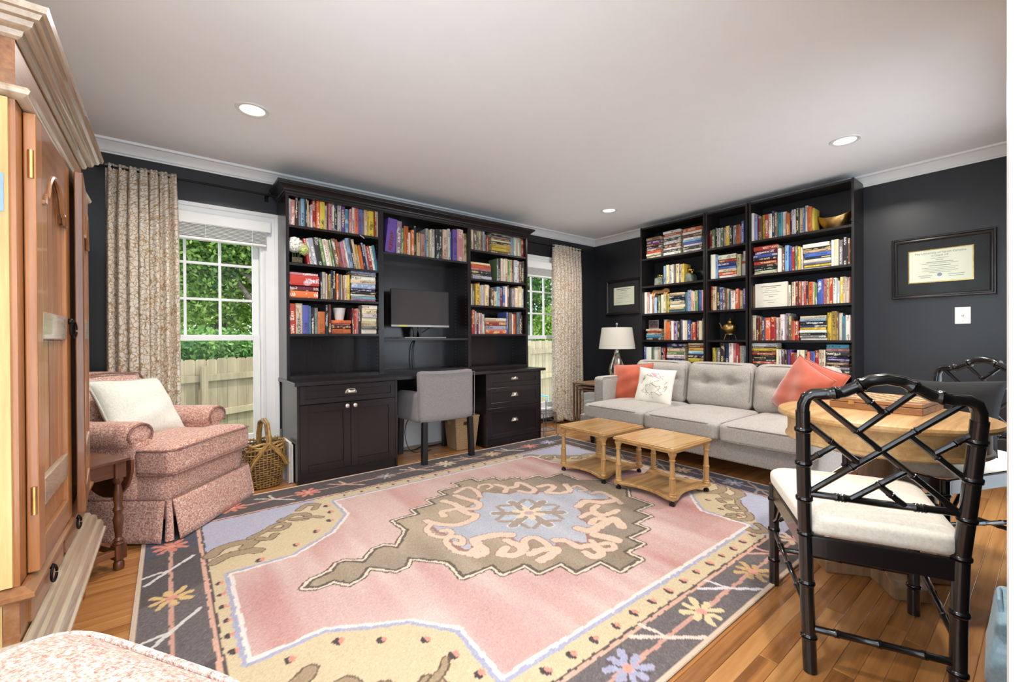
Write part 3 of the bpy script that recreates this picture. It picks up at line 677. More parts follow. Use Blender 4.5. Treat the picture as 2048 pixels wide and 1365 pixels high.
bx(-.098, .098, -.098, .098, .002, .01).build('bottom', seag, t)
# sketchbooks beside the cabinet
paper = plain('page paper', (228, 218, 198), .9, var=.04, vs=60)
for i, (x, c, lab) in enumerate(((.688, (214, 206, 210), 'pale spiral sketchbook standing between the wicker basket and cabinet'), (.708, (64, 60, 62), 'dark thin sketchbook standing against the base cabinet side'))):
    t = thing('sketchbook', lab, 'book', (x, 3.61, 0), math.radians(-2 if i else 2)); cm = plain('sketchbook cover %d' % i, c, .6)
    h = .305-.02*i
    bx(-.0075, .0075, -.108, .112, .004, h-.004).build('pages', paper, t); bx(-.0095, -.0075, -.112, .114, 0, h).build('cover', cm, t); bx(.0075, .0095, -.112, .114, 0, h).build('cover', cm, t)
    if i == 0:
        sp = MB()
        for k in range(30): sp.tube([(.010*math.cos(a), -.112+.007*math.sin(a), .012+k*.0098+.001*a) for a in np.linspace(0, 6.0, 9)], .0012, 4)
        q = sp.build('spiral_binding', paint_trim, t); q['kind'] = 'stuff'
# ------------------------------------------------------------ wire plant stand
iron = plain('pewter wire', (122, 122, 124), .4, .9)
t = thing('wire_plant_stand', 'low pewter wire plant stand between the drawers and right curtain', 'plant stand', (3.225, 3.49, 0), math.radians(-4))
a = .088
for x in (-a, a):
    for y in (-a, a):
        s = 1 if y < 0 else -1
        MB().tube([(x, y-s*.03, .028), (x, y-s*.034, .012), (x, y-s*.018, .006), (x, y, .02), (x, y, .36 if y > 0 else .25)], .0045, 6).build('leg', iron, t, smooth=True)
for z in (.06, .16, .25): MB().tube([(-a, -a, z), (a, -a, z), (a, a, z), (-a, a, z)], .0035, 6, True).build('frame_ring', iron, t)
for z in (.06, .25):
    for k in range(6): x = -a+2*a*(k+.5)/6; MB().cyl((x, -a, z), (x, a, z), .002, n=5).build('shelf_wire', iron, t)
for s in (-1, 1):
    MB().tube([(s*(.01+.035*(1-k/14)*math.cos(k*.62)), -a-.001, .205+.035*(1-k/14)*math.sin(k*.62)) for k in range(14)], .0022, 5).build('scroll', iron, t, smooth=True)
    MB().tube([(s*.085-s*.05*math.sin(k*.16), -a-.001, .07+.006*k) for k in range(15)], .0022, 5).build('scroll', iron, t, smooth=True)
# ------------------------------------------------------------ wall bookcases (three tall units on the east wall)
BX = 4.37
def bookcase(y0, y1, zs, label, seam=2.0):
    t = thing('tall_bookcase', label, 'bookcase', (4.51, (y0+y1)/2, 0)); P = PB(t)
    for a, b in ((y0, y0+.018), (y1-.018, y1)):
        P('side_panel', bx(BX, 4.645, a, b, 0, seam-.001), blackbrown); P('side_panel', bx(BX, 4.645, a, b, seam+.001, 2.357), blackbrown)
    P('back_panel', bx(4.635, 4.645, y0+.018, y1-.018, .06, 2.34), backboard)
    for z in [*zs, 2.352]: P('shelf' if z < 2.3 else 'top_board', bx(BX+.003, 4.635, y0+.018, y1-.018, z-.020, z), espresso_y)
    P('bottom_shelf', bx(BX+.003, 4.635, y0+.018, y1-.018, .06, .08), espresso_y); P('plinth', bx(BX+.01, BX+.03, y0+.018, y1-.018, 0, .06), blackbrown)
espresso_y = wood('black brown shelf', [(24, 21, 21), (33, 28, 28), (41, 35, 34)], .36, (60, 3, 60), .05)
ZS1 = [1.986, 1.664, 1.343, 1.035, .745, .41]; ZS2 = [1.978, 1.661, 1.339, 1.034, .745, .41]; ZS3 = [1.980, 1.655, 1.340, 1.031, .745, .41]
bookcase(2.272, 3.055, ZS1, 'tall black-brown bookcase behind the left of the sofa, next to the lamp')
bookcase(1.850, 2.264, ZS2, 'narrow tall black-brown bookcase between two wider ones')
bookcase(1.022, 1.836, ZS3, 'tall black-brown bookcase at the right, beside the framed diploma wall')
# ------------------------------------------------------------ books
BC = dict(w=((226, 220, 208), 'white'), c=((216, 196, 158), 'cream'), y=((212, 182, 70), 'yellow'), g=((198, 152, 84), 'tan'), o=((208, 104, 56), 'orange'), r=((168, 56, 46), 'red'), m=((98, 44, 46), 'maroon'), p=((196, 134, 134), 'pink'),
          v=((104, 72, 150), 'purple'), b=((76, 98, 168), 'blue'), l=((142, 176, 206), 'light blue'), n=((46, 52, 84), 'navy'), t=((62, 136, 158), 'teal'), e=((98, 128, 86), 'green'), k=((44, 42, 44), 'black'), s=((128, 124, 124), 'grey'), d=((116, 86, 70), 'brown'), a=((176, 172, 178), 'pale grey'))
def cover_mat():
    n = N('printed book cover'); at = n.add('ShaderNodeAttribute', attribute_name='col'); a2 = n.add('ShaderNodeAttribute', attribute_name='ink'); uv = n.coord('UV')
    sp = n.add('ShaderNodeSeparateXYZ'); n.l(uv, sp.inputs[0]); U, V = sp.outputs[0], sp.outputs[1]
    fu = n.math('FRACT', U); inb = n.math('MULTIPLY', n.math('GREATER_THAN', n.math('SINE', n.math('MULTIPLY', U, 4.7)), -.25), n.math('LESS_THAN', n.math('ABSOLUTE', n.math('SUBTRACT', V, .5)), .24))
    inb = n.math('MULTIPLY', inb, n.math('LESS_THAN', n.math('ABSOLUTE', n.math('SUBTRACT', fu, .5)), .43))
    mp = n.coord('UV', (34, 3.2, 1)); tx = n.noise(mp, 1.0, 1); ink = n.math('MULTIPLY', inb, n.math('GREATER_THAN', tx, .50))
    bl = n.noise(n.coord('UV', (3.3, 1.2, 1)), 1.0, 2); blk = n.math('MULTIPLY', n.math('GREATER_THAN', bl, .60), n.math('GREATER_THAN', V, -.5))
    c = n.mix(n.math('MULTIPLY', blk, .45), at.outputs[0], a2.outputs[0]); c = n.mix(n.math('MULTIPLY', ink, .85), c, a2.outputs[0])
    return n.fin(c, .42, 0, .4)
covermat = cover_mat(); pagemat = plain('book pages', (222, 206, 172), .9, var=.05, vs=90)
def book_geo(L, T, D, flat):
    """spine L x T at d=0, depth D; returns (cover MB, uv per face list, pages MB); a along shelf, d into shelf, z up; centred on a, base z=0"""
    tb = min(.003, T*.16); ov = .003
    prof = [(-T/2, D), (-T/2, .002), (-T*.3, -.0015), (T*.3, -.0015), (T/2, .002), (T/2, D), (T/2-tb, D), (T/2-tb, .006), (-T/2+tb, .006), (-T/2+tb, D)]
    n = len(prof); C = MB(); vs = []
    for h in (0, L):
        for a, d in prof: vs.append((h-L/2, d, a+T/2) if flat else (a, d, h))
    fs = [tuple(range(n))[::-1], tuple(range(n, 2*n))]+[(i, (i+1) % n, n+(i+1) % n, n+i) for i in range(n)]
    # split the end caps into convex pieces
    fs = fs[2:]+[(0, 9, 8, 1), (1, 8, 7, 4, 3, 2), (4, 7, 6, 5)]+[tuple(n+i for i in q[::-1]) for q in ((0, 9, 8, 1), (1, 8, 7, 4, 3, 2), (4, 7, 6, 5))]
    if flat: pass
    C.add(vs, fs)
    Pg = MB(); x = T/2-tb*.9
    if flat: Pg.box(-L/2+ov, L/2-ov, .006, D-.004, tb*.9, T-tb*.9)
    else: Pg.box(-x, x, .006, D-.004, ov, L-ov)
    return C, Pg
BOOKS = []          # dict(plane, pos(a,d0,z), L,T,D, flat, col, lean, area, where, rowkey)
def place(plane, px, py, inset=.03):
    """photo pixel -> (along, z) on the front plane of the shelves"""
    if plane == 'A': q = on(px, py, 'y', HF+inset); return q.x, q.z
    q = on(px, py, 'x', BX+inset); return -q.y, q.z
def upright(plane, zsh, ox, oy, sc, spec, where, lean=0, lim=None):
    ent = [s.split() for s in spec.split(';')]; rng = random.Random(len(BOOKS)+5)
    for i, en in enumerate(ent[:-1]):
        if en[2] == '.': continue
        x0, x1, top = float(en[0]), float(ent[i+1][0]), float(en[1]); lx = ox+(x0+x1)/2/sc; ty = oy+top/sc
        a0, _ = place(plane, ox+x0/sc, ty); a1, _ = place(plane, ox+x1/sc, ty)
        _, zt = place(plane, lx, ty); T = max(.007, a1-a0-.0008); L = zt-zsh; le = float(en[3]) if len(en) > 3 else lean
        if le: L = L/math.cos(math.radians(le)); T *= math.cos(math.radians(le))
        BOOKS.append(dict(plane=plane, a=(a0+a1)/2, z=zsh, L=max(.08, L), T=T, D=max(.10, min(.2, .68*L*rng.uniform(.9, 1.1))), flat=False, c=en[2], lean=le, ins=.03+rng.uniform(-.012, .022), area=(x1-x0)/sc*max(.08, L)*200, where=where, x=(a0+a1)/2))
def stack(plane, zsh, ox, oy, sc, xl, xr, spec, where, base=None):
    ent = spec.split(','); xm = ox+(xl+xr)/2/sc; ys = [oy+float(q.split()[0])/sc for q in ent]; a0, _ = place(plane, ox+xl/sc, ys[0]); a1, _ = place(plane, ox+xr/sc, ys[0])
    zz = [place(plane, xm, y)[1] for y in ys]; rng = random.Random(int(xl*7+zsh*100)); k = (zz[0]-zsh)/(zz[0]-zz[-1]) if base is None else 1
    b0 = zsh if base is None else base
    for i in range(len(ent)-2, -1, -1):
        T = (zz[i]-zz[i+1])*k; c = ent[i].split()[1]; L = (a1-a0)*rng.uniform(.93, 1.0)
        BOOKS.append(dict(plane=plane, a=a0+L/2+rng.uniform(0, (a1-a0)-L), z=b0, L=L, T=max(.006, T-.0006), D=min(.2, max(.11, L*.72)), flat=True, c=c, lean=0, ins=.03+rng.uniform(-.006, .016), area=(xr-xl)/sc*T*200, where=where, x=b0))
        b0 += T
    return b0
HL = 'of the door-side hutch'; HR = 'of the drawer-side hutch'
c1 = (560, 370, 9.752); c2 = (560, 460, 9.752); c3 = (560, 560, 9.752)
upright('A', ZL[0], *c1, "160 258 a;218 275 p;303 250 k;362 305 s;405 268 l;487 285 k;527 305 c;557 400 d;592 390 w;632 255 r;707 310 o;778 325 y;872 415 a;912 335 o;942 340 p;1018 380 w;1070 320 n;1128 325 a;1198 345 v;1282 465 t;1352 475 p;1402 450 w;1452 440 o;1517 415 b;1612 470 s;1642 455 c;1702 515 y;1732 450 y;1832 505 r;1877 510 w;1922 0 .", 'top shelf '+HL)
upright('A', ZL[1], *c2, "500 175 r;555 170 w;610 160 a;700 155 k;800 165 e;870 190 w;940 200 c;985 205 e;1030 190 d;1110 200 o;1160 240 s;1200 250 p;1270 220 w;1310 180 l;1380 175 k;1425 200 c;1475 285 y;1510 290 y;1560 310 o;1610 265 n;1660 290 a;1720 320 r;1790 320 w;1840 310 t;1885 0 .", 'leaning second shelf '+HL, -10)
stack('A', ZL[2], *c2, 175, 775, "840 p,897 r,1083 m,1190 o,1330", 'thick stack, third shelf '+HL)
upright('A', ZL[2], *c2, "785 830 k;822 820 a;895 850 c;935 880 d;968 860 y;995 785 n;1035 800 k;1098 855 o;1145 870 s;1198 870 c;1228 885 d;1265 880 c;1325 870 y;1368 0 .", 'upright third shelf '+HL)
stack('A', ZL[2], *c2, 1378, 1870, "805 l,862 d,900 w,975 c,1045 l,1140 n,1195 k,1245 w,1285 l,1345 p,1378", 'tall stack, third shelf '+HL)
upright('A', ZL[3], *c3, "172 465 r;300 460 c;437 495 b;555 510 t;610 540 k;685 545 s;750 620 o;890 490 k;945 480 m;995 0 .", 'bottom shelf '+HL)
POTZ = stack('A', ZL[3], *c3, 1000, 1390, "790 o,850 p,878 m,955 o,1055", 'stack under the white pot '+HL)
upright('A', ZL[3], *c3, "1402 560 m;1442 570 r;1482 560 p;1525 580 k;1588 0 .", 'beside the white pot '+HL)
stack('A', ZL[3], *c3, 1592, 1895, "500 w,575 c,660 w,735 c,820 c,905 s,955 w,1050", 'pale stack, bottom shelf '+HL)
upright('A', ZCN, 750, 420, 9.752, "215 180 v 7;410 225 s 3;505 355 e;560 320 o;610 325 o;650 440 w;705 395 o;760 310 k;805 0 .;820 450 c;893 475 p;970 485 t;1010 360 a;1065 390 c;1110 370 w;1185 380 k;1245 385 k;1300 385 d;1320 385 c;1410 375 w;1460 420 t;1505 390 v;1590 385 p;1712 470 c;1800 0 .", 'shelf above the monitor')
R1 = (930, 430, 15.17); R2 = (930, 500, 15.17); R3 = (930, 545, 15.17); R4 = (930, 600, 15.17)
upright('A', ZR[0], *R1, "190 345 c;237 365 c;280 390 d;370 475 e;440 480 c;500 500 d;545 490 a;590 600 s;650 690 r;705 0 .", 'top shelf '+HR)
stack('A', ZR[0], *R1, 790, 1390, "545 a,610 k,660 s,710 d,760 c,810 k,880 y,985 y,1075 d,1150", 'stack, top shelf '+HR)
upright('A', ZR[0], *R1, "1410 580 l;1490 640 a;1545 630 c;1605 620 w;1670 640 e;1720 640 r;1805 650 m;1830 0 .", 'top shelf '+HR)
stack('A', ZR[1], *R2, 190, 800, "385 c,450 o,555 p,625 k,730 k,785 a,890", 'stack, second shelf '+HR)
upright('A', ZR[1], *R2, "960 270 e;1010 265 k;1070 265 c;1135 285 w;1195 275 c;1285 300 e;1350 305 c;1425 300 d;1480 320 w;1580 350 a;1645 360 d;1700 365 k;1785 350 c;1835 0 .", 'second shelf '+HR)
upright('A', ZR[2], *R3, "185 345 c;230 385 d;315 350 y;430 300 r;470 400 c;510 380 a;600 380 c;700 400 k;780 470 d;880 570 c;970 440 l;1070 470 r;1125 420 b;1200 425 w;1300 395 d;1360 0 .;1395 510 s;1445 500 a;1505 480 c;1610 430 c;1730 500 a;1780 0 .", 'third shelf '+HR)
upright('A', ZR[3], *R4, "190 310 r;290 350 a;340 390 m;425 395 w;490 400 p;545 430 w;605 0 .", 'bottom shelf '+HR)
stack('A', ZR[3], *R4, 620, 1265, "555 c,655 r,775 a,905 o,1030", 'stack, bottom shelf '+HR)
upright('A', ZR[3], *R4, "1275 370 b;1325 390 s;1420 430 w;1480 440 o;1560 380 s;1640 370 n;1700 470 d;1780 0 .", 'bottom shelf '+HR)
B1 = (1280, 430, 9.286); B2 = (1280, 550, 9.286); B3 = (1280, 640, 9.286); BA = 'of the lamp-side bookcase'; BM = 'of the narrow bookcase'; BR = 'of the diploma-side bookcase'
stack('B', ZS1[0], *B1, 115, 390, "415 d,470 v,520 m,560 k,600 d,645 o,690 w,725 c,768", 'low stack, top shelf '+BA)
stack('B', ZS1[0], *B1, 430, 750, "290 w,335 o,375 w,420 k,465 w,520 m,590 w,625 k,670 w,725", 'middle stack, top shelf '+BA)
stack('B', ZS1[0], *B1, 790, 1150, "225 o,300 w,340 d,395 w,440 l,480 b,520 a,560 k,610 w,660", 'tall stack, top shelf '+BA)
upright('B', ZS1[1], *B1, "445 955 l;485 930 c;535 935 a;585 925 w;625 920 s;665 910 c;720 915 d;760 920 c;785 910 y;820 0 .", 'between bookends '+BA)
upright('B', ZS1[2], *B2, "65 325 w;120 325 p;170 365 w;210 370 p;250 420 l;300 420 k;345 390 e;385 370 w;440 360 c;480 350 y;520 0 .", 'under the carved animal '+BA)
stack('B', ZS1[2], *B2, 545, 830, "330 c,375 k,430 n,480 c,540 w,590 c,635 t,680", 'stack, third shelf '+BA)
upright('B', ZS1[2], *B2, "840 320 t;880 280 l;945 300 p;985 310 c;1025 290 e;1080 280 b;1140 280 w;1160 285 o;1200 0 .", 'third shelf '+BA)
FRZ = stack('B', ZS1[3], *B2, 110, 400, "1005 c,1050 o,1085 s,1120 t,1170 k,1215", 'stack under the small photo '+BA)
upright('B', ZS1[3], *B2, "430 830 c;480 880 o;560 860 d;580 860 w;620 870 v;665 860 a;690 870 k;730 830 s;785 850 w;830 850 c;870 850 b;930 910 p;975 880 r;1040 850 d;1085 855 c;1145 810 s;1200 0 .", 'fourth shelf '+BA)
upright('B', ZS1[4], *B3, "75 500 b;115 510 w;205 515 e;240 505 w;320 510 c;372 515 k;430 520 r;470 0 .", 'fifth shelf '+BA)
stack('B', ZS1[4], *B3, 500, 820, "440 n,490 n,520 c,570 e,620 w,680 b,740 d,800", 'navy-topped stack, fifth shelf '+BA)
stack('B', ZS1[4], *B3, 890, 1205, "430 c,470 o,510 y,560 l,610 k,680 y,745 k,820", 'cream-topped stack, fifth shelf '+BA)
M1 = (1400, 420, 9.745)
upright('B', ZS2[0], *M1, "170 400 r;230 385 e;285 345 k;325 360 w;390 350 e;445 340 w;500 315 y;580 310 k;625 305 a;655 300 s;705 285 o;775 310 a;810 220 b;862 0 .", 'top shelf '+BM)
upright('B', ZS2[1], *M1, "205 875 w;300 880 l;345 0 .;700 860 c;780 0 .", 'second shelf '+BM)
stack('B', ZS2[1], *M1, 350, 698, "870 w,950 r,1005 n,1075 b,1130 c,1180 o,1240 w,1290", 'stack, second shelf '+BM)
upright('B', ZS2[2], *B2, "1295 210 r;1345 220 c;1410 220 k;1470 235 b;1540 250 d;1590 260 c;1635 300 t;1690 295 w;1770 260 o;1835 290 c;1895 250 v;1945 0 .", 'third shelf '+BM)
upright('B', ZS2[4], *B3, "1330 520 y;1380 530 d;1415 525 w;1490 435 k;1570 435 n;1645 435 w;1720 435 p;1780 450 r;1830 485 c;1885 485 w;1930 490 t;1960 0 .", 'fifth shelf '+BM)
S1 = (1490, 400, 9.286); S3 = (1490, 540, 9.286); S4 = (1490, 610, 9.286)
upright('B', ZS3[0], *S1, "112 255 w;170 290 l;225 305 r;275 310 d;310 275 y;365 270 r;440 260 w;495 205 n;545 235 d;600 225 t;680 215 w;755 245 o;825 195 k;870 180 a;945 160 k;1010 150 c;1085 160 b;1110 105 w;1160 130 o;1240 160 y;1290 0 .", 'top shelf '+BR)
stack('B', ZS3[1], *S1, 155, 600, "850 r,925 m,995 b,1050 k,1110 r,1170 k,1230 k,1280 w,1320 c,1345", 'red-topped stack, second shelf '+BR)
upright('B', ZS3[1], *S1, "610 905 w;665 880 d;735 845 l;800 860 b;855 870 r;930 860 e;980 870 y;1025 880 w;1068 0 .", 'mid second shelf '+BR)
stack('B', ZS3[1], *S1, 1078, 1598, "800 w,870 k,915 c,960 b,1030 n,1070 w,1130 s,1170 y,1210 w,1240", 'white-topped stack, second shelf '+BR)
upright('B', ZS3[1], *S1, "1605 750 w;1650 730 c;1730 740 s;1810 695 k;1900 710 d;1950 0 .", 'end of second shelf '+BR)
upright('B', ZS3[2], *S3, "790 280 w;840 235 k;870 225 c;935 215 m;985 215 r;1035 215 w;1085 210 r;1125 215 k;1160 220 o;1245 225 c;1280 250 e;1340 180 b;1440 160 p;1515 165 c;1570 150 r;1640 150 w;1700 200 a;1755 130 y;1815 125 c;1865 140 w;1925 130 p;1950 0 .", 'third shelf '+BR)
upright('B', ZS3[3], *S3, "130 850 c;195 900 m;250 885 o;315 885 n;375 890 o;470 875 r;565 885 w;605 885 c;660 830 w;735 810 a;810 860 d;875 950 o;930 950 r;1000 0 .", 'fourth shelf '+BR)
stack('B', ZS3[3], *S3, 1012, 1512, "855 c,910 l,955 k,1015 n,1070 y,1120 w,1170 k,1215 s,1265 w,1305", 'stack, fourth shelf '+BR)
upright('B', ZS3[3], *S3, "1518 790 y;1600 770 g;1700 790 d;1730 800 w;1800 860 t;1860 840 w;1950 0 .", 'end of fourth shelf '+BR)
stack('B', ZS3[4], *S4, 130, 578, "710 w,740 w,785 d,825 y,880 d,915 r,965 k,1000 k,1050 k,1100 o,1150 k,1220 d,1290", 'white-topped stack, fifth shelf '+BR)
upright('B', ZS3[4], *S4, "585 825 c;625 830 w;675 840 d;730 840 k;775 835 v;845 890 r;920 890 p;965 840 w;1010 840 c;1105 840 n;1150 870 o;1195 865 b;1285 850 r;1360 835 w;1420 835 c;1490 0 .", 'fifth shelf '+BR)
stack('B', ZS3[4], *S4, 1502, 1942, "740 t,810 p,870 k,960 k,1010 v,1050 k,1080 d,1130 k,1170 a,1215 k,1300", 'teal-topped stack, fifth shelf '+BR)
# neighbours, then labels that single each book out
rows_ = {}
for i, b in enumerate(BOOKS): rows_.setdefault((b['where'], b['flat']), []).append(i)
def cname(b): return BC[b['c']][1]
for (wh, fl_), ids in rows_.items():
    for k, i in enumerate(ids):
        b = BOOKS[i]; same = [j for j in ids if BOOKS[j]['c'] == b['c']]; lo, hi = (ids[k-1] if k else None), (ids[k+1] if k+1 < len(ids) else None)
        b['nb'] = (cname(BOOKS[lo]) if lo is not None else None, cname(BOOKS[hi]) if hi is not None else None); b['uniq'] = len(same) == 1
        kind = 'book' if not fl_ else 'flat book'
        if b['uniq']: b['label'] = '%s %s, %s' % (cname(b), kind, wh)
        elif fl_:
            if lo is None: b['label'] = 'lowest %s %s, %s' % (cname(b), kind, wh)
            elif hi is None: b['label'] = 'topmost %s %s, %s' % (cname(b), kind, wh)
            else: b['label'] = '%s book over %s, under %s, %s' % (cname(b), b['nb'][0], b['nb'][1], wh)
        else:
            q = [w for w in b['nb'] if w]; b['label'] = '%s book beside %s, %s' % (cname(b), ' and '.join(sorted(q)), wh)
        b['label'] = b['label'].replace('  ', ' ')
lc = {}
for b in BOOKS: lc[b['label']] = lc.get(b['label'], 0)+1
order = sorted(range(len(BOOKS)), key=lambda i: -BOOKS[i]['area']); solo = set(order[:300])
from collections import defaultdict
sv, sf, sc_, si, suv, smi = [], [], [], [], [], []
def bookmesh(b, seed):
    rng = random.Random(seed); C, Pg = book_geo(b['L'], b['T'], b['D'], b['flat']); col = shade(BC[b['c']][0], rng.uniform(.88, 1.1)); col = tuple(max(0, min(255, v+rng.uniform(-9, 9))) for v in col)
    dark = sum(col) < 330; ink = rng.choice([(236, 228, 206), (232, 214, 150), (222, 222, 226)] if dark else [(60, 44, 40), (36, 40, 62), (120, 44, 40), (240, 236, 226)])
    return C, Pg, lin(col), lin(ink), rng.random()*40
def uv_of(C, b, f, off):
    c = [C.v[i] for i in f]; L, T = b['L'], b['T']; out = []
    for p in c:
        if max(q[1] for q in c) < .0025:
            if b['flat']: out.append((off+(p[0]+L/2)/L, p[2]/T))
            else: out.append((off+1-p[2]/L, (p[0]+T/2)/T))
        else: out.append((off, -3))
    return out
def xfm(b):
    M = Matrix.Rotation(math.radians(b['lean']), 4, 'Y')
    if b['lean']:
        th = math.radians(b['lean']); lift = abs(math.sin(th))*b['T']/2; M = Matrix.Translation((0, 0, lift)) @ M
        if b['lean'] < 0: M = Matrix.Translation((b['L']*math.sin(-th)*.5, 0, 0)) @ M
        else: M = Matrix.Translation((-b['L']*math.sin(th)*.35, 0, 0)) @ M
    if b['plane'] == 'A': return Matrix.Translation((b['a'], HF+b['ins'], b['z'])) @ M
    return Matrix.Translation((BX+b['ins'], -b['a'], b['z'])) @ Matrix.Rotation(-math.pi/2, 4, 'Z') @ M
SM, SMP, scol, sink, suvs = MB(), MB(), [], [], []
for i, b in enumerate(BOOKS):
    C, Pg, col, ink, off = bookmesh(b, i); M = xfm(b)
    if i in solo:
        o = C.build('book', covermat); o.matrix_world = M; me = o.data
        uvl = me.uv_layers.new(name='UVMap'); uvl.data.foreach_set('uv', [w for f in C.f for q in uv_of(C, b, f, off) for w in q])
        for nm, cc in (('col', col), ('ink', ink)):
            at = me.color_attributes.new(nm, 'FLOAT_COLOR', 'POINT'); at.data.foreach_set('color', list(cc)*len(me.vertices))
        tag(o, b['label'], 'book', ('books '+b['where']) if lc[b['label']] > 1 else 'books '+b['where'])
        Pg.build('page_block', pagemat, o)
    else:
        suvs += [w for f in C.f for q in uv_of(C, b, f, off) for w in q]; scol += list(col)*len(C.v); sink += list(ink)*len(C.v)
        SM.add([M @ Vector(p) for p in C.v], C.f); SMP.add([M @ Vector(p) for p in Pg.v], Pg.f)
if SM.v:
    o = SM.build('shelved_books', covermat); uvl = o.data.uv_layers.new(name='UVMap'); uvl.data.foreach_set('uv', suvs)
    for nm, cc in (('col', scol), ('ink', sink)):
        at = o.data.color_attributes.new(nm, 'FLOAT_COLOR', 'POINT'); at.data.foreach_set('color', cc)
    o['kind'] = 'stuff'; o['label'] = 'the thinner books filling the shelves between the larger books'; o['category'] = 'books'
    q = SMP.build('page_blocks', pagemat, o); q['kind'] = 'stuff'
print('BOOKS', len(BOOKS), 'dup labels', sum(1 for v in lc.values() if v > 1))
# ------------------------------------------------------------ things on the shelves
petal = plain('white petals', (240, 238, 226), .8, var=.03); petalg = plain('pale green petals', (198, 204, 128), .8); clear = winglass; stemg = plain('green stem', (70, 92, 50), .7)
t = thing('flower_vase', 'square glass vase of white and green hydrangea on the hutch shelf', 'vase', (.792, 3.735, ZL[1]))
v = MB()
for x0, x1, y0, y1 in ((-.043, -.040, -.043, .043), (.040, .043, -.043, .043), (-.04, .04, -.043, -.040), (-.04, .04, .040, .043)): v.box(x0, x1, y0, y1, .0, .085)
v.box(-.04, .04, -.04, .04, 0, .008); v.build('glass_vase', clear, t)
bx(-.037, .037, -.037, .037, .009, .05).build('pebble_fill', plain('brown moss fill', (92, 76, 60), .9, var=.3, vs=60), t)
s = MB()
for k in range(6): s.tube([(.02*math.cos(k), .02*math.sin(k), .02), (.035*math.cos(k*1.1), .03*math.sin(k*1.1), .11)], .002, 5)
s.build('stems', stemg, t)
rng = np.random.default_rng(8)
def bloom(nm, c, r, n, mat):
    m = MB()
    for k in range(n):
        d = Vector(rng.normal(size=3)).normalized(); p = Vector(c)+Vector((d.x*r[0], d.y*r[1], d.z*r[2]))
        a = d.cross(Vector(rng.normal(size=3))).normalized(); b = d.cross(a); q = .011*(.8+.5*rng.random())
        m.add([p-a*q, p-b*q*.8+d*.004, p+a*q, p+b*q*.8+d*.004], [(0, 1, 2, 3)])
    m.ball(c, tuple(.93*w for w in r), 10, 7); return m.build(nm, mat, t)
bloom('bloom', (-.012, -.01, .150), (.062, .055, .058), 260, petal); bloom('bloom', (.052, -.02, .115), (.036, .036, .042), 130, petalg)
white_cer = plain('white ceramic', (228, 226, 222), .3, var=.01)
t = tag(MB().lathe([(.030, 0), (.034, .004), (.049, .098), (.051, .102), (.047, .102), (.033, .012), (0, .010)], 28).build('flower_pot', white_cer, None, smooth=True, loc=(1.122, 3.745, POTZ+.0005)), 'small empty white pot standing on a stack of books in the hutch', 'pot')
wire = plain('white rod', (220, 220, 216), .5)
tag(MB().cyl((0, 0, 0), (.022, -.045, -.035), .0035, n=8).build('pull_tab', wire, None, loc=(1.272, 3.668, ZL[0]-.002)), 'white ribbon tab hanging off the top hutch shelf edge', 'ribbon')
marble = plain('grey green marble', (118, 124, 110), .3, var=.25, vs=18, bump=.1)
gold = plain('polished gold', (196, 158, 92), .2, 1, .08, 20, .05)
def beast(t, z, s, mat, horns=True):
    """small cast animal, 1 unit = body length, head towards +y"""
    m = MB(); m.ball((0, 0, z+.62*s), (.17*s, .40*s, .22*s), 14, 9); m.ball((0, .26*s, z+.70*s), (.16*s, .2*s, .22*s), 12, 8); m.ball((0, .50*s, z+.66*s), (.10*s, .17*s, .12*s), 12, 8); m.ball((0, .63*s, z+.58*s), (.07*s, .09*s, .07*s), 10, 7)
    for x in (-.10, .10):
        for y in (-.30, .24): m.tube([(x*s, y*s, z+.5*s), (x*s, (y+.03)*s, z+.25*s), (x*s, y*s, z)], [.085*s, .05*s, .045*s], 8)
        if horns: m.tube([(x*.7*s, .5*s, z+.74*s), (x*2*s, .52*s, z+.80*s), (x*2.2*s, .56*s, z+.92*s)], [.03*s, .025*s, .008*s], 7)
    m.tube([(0, -.4*s, z+.7*s), (0, -.5*s, z+.6*s), (0, -.5*s, z+.3*s)], [.03*s, .025*s, .03*s], 7); return m.build('figure', mat, t, smooth=True, ang=180)
for y, s, lab in ((2.845, 1, 'grey marble bookend with a small gold animal at the far side of the pale books'), (2.49, 2, 'grey marble bookend with a large gold animal on the yellow book side')):
    t = thing('bookend', lab, 'bookend', (4.47, y, ZS1[1])); w = .055
    MB().prism([(-w, 0), (w, 0), (w*.85, .085), (-w*.4, .095), (-w*.8, .07)], 'x', -.06, .06).build('stone_block', marble, t, bevel=.004)
    beast(t, .085 if s == 2 else .07, .085 if s == 2 else .07, gold)
t = thing('carved_animal', 'carved tan wooden animal lying along the book tops of the lamp-side bookcase', 'figurine', (4.45, 2.845, 1.556)); carv = wood('carved light wood', [(140, 96, 52), (186, 138, 84), (214, 172, 116)], .5, (30, 6, 30), .2)
m = MB(); m.tube([(0, .10, -.03), (0, .098, .02), (0, .08, .045), (0, .03, .035), (0, -.03, .036), (0, -.075, .052), (0, -.10, .048), (0, -.112, .02)], [.012, .018, .022, .021, .021, .024, .020, .010], 12)
for y in (.085, .06, -.07, -.095): m.tube([(0, y, .03), (-.028, y, .0), (-.038, y-.005, -.035)], [.013, .010, .008], 8)
m.build('body', carv, t, smooth=True, ang=180)
t = thing('brass_kettle', 'brass pumpkin-shaped kettle with wire handle on a stand in the narrow bookcase', 'kettle', (4.49, 2.072, ZS2[3]))
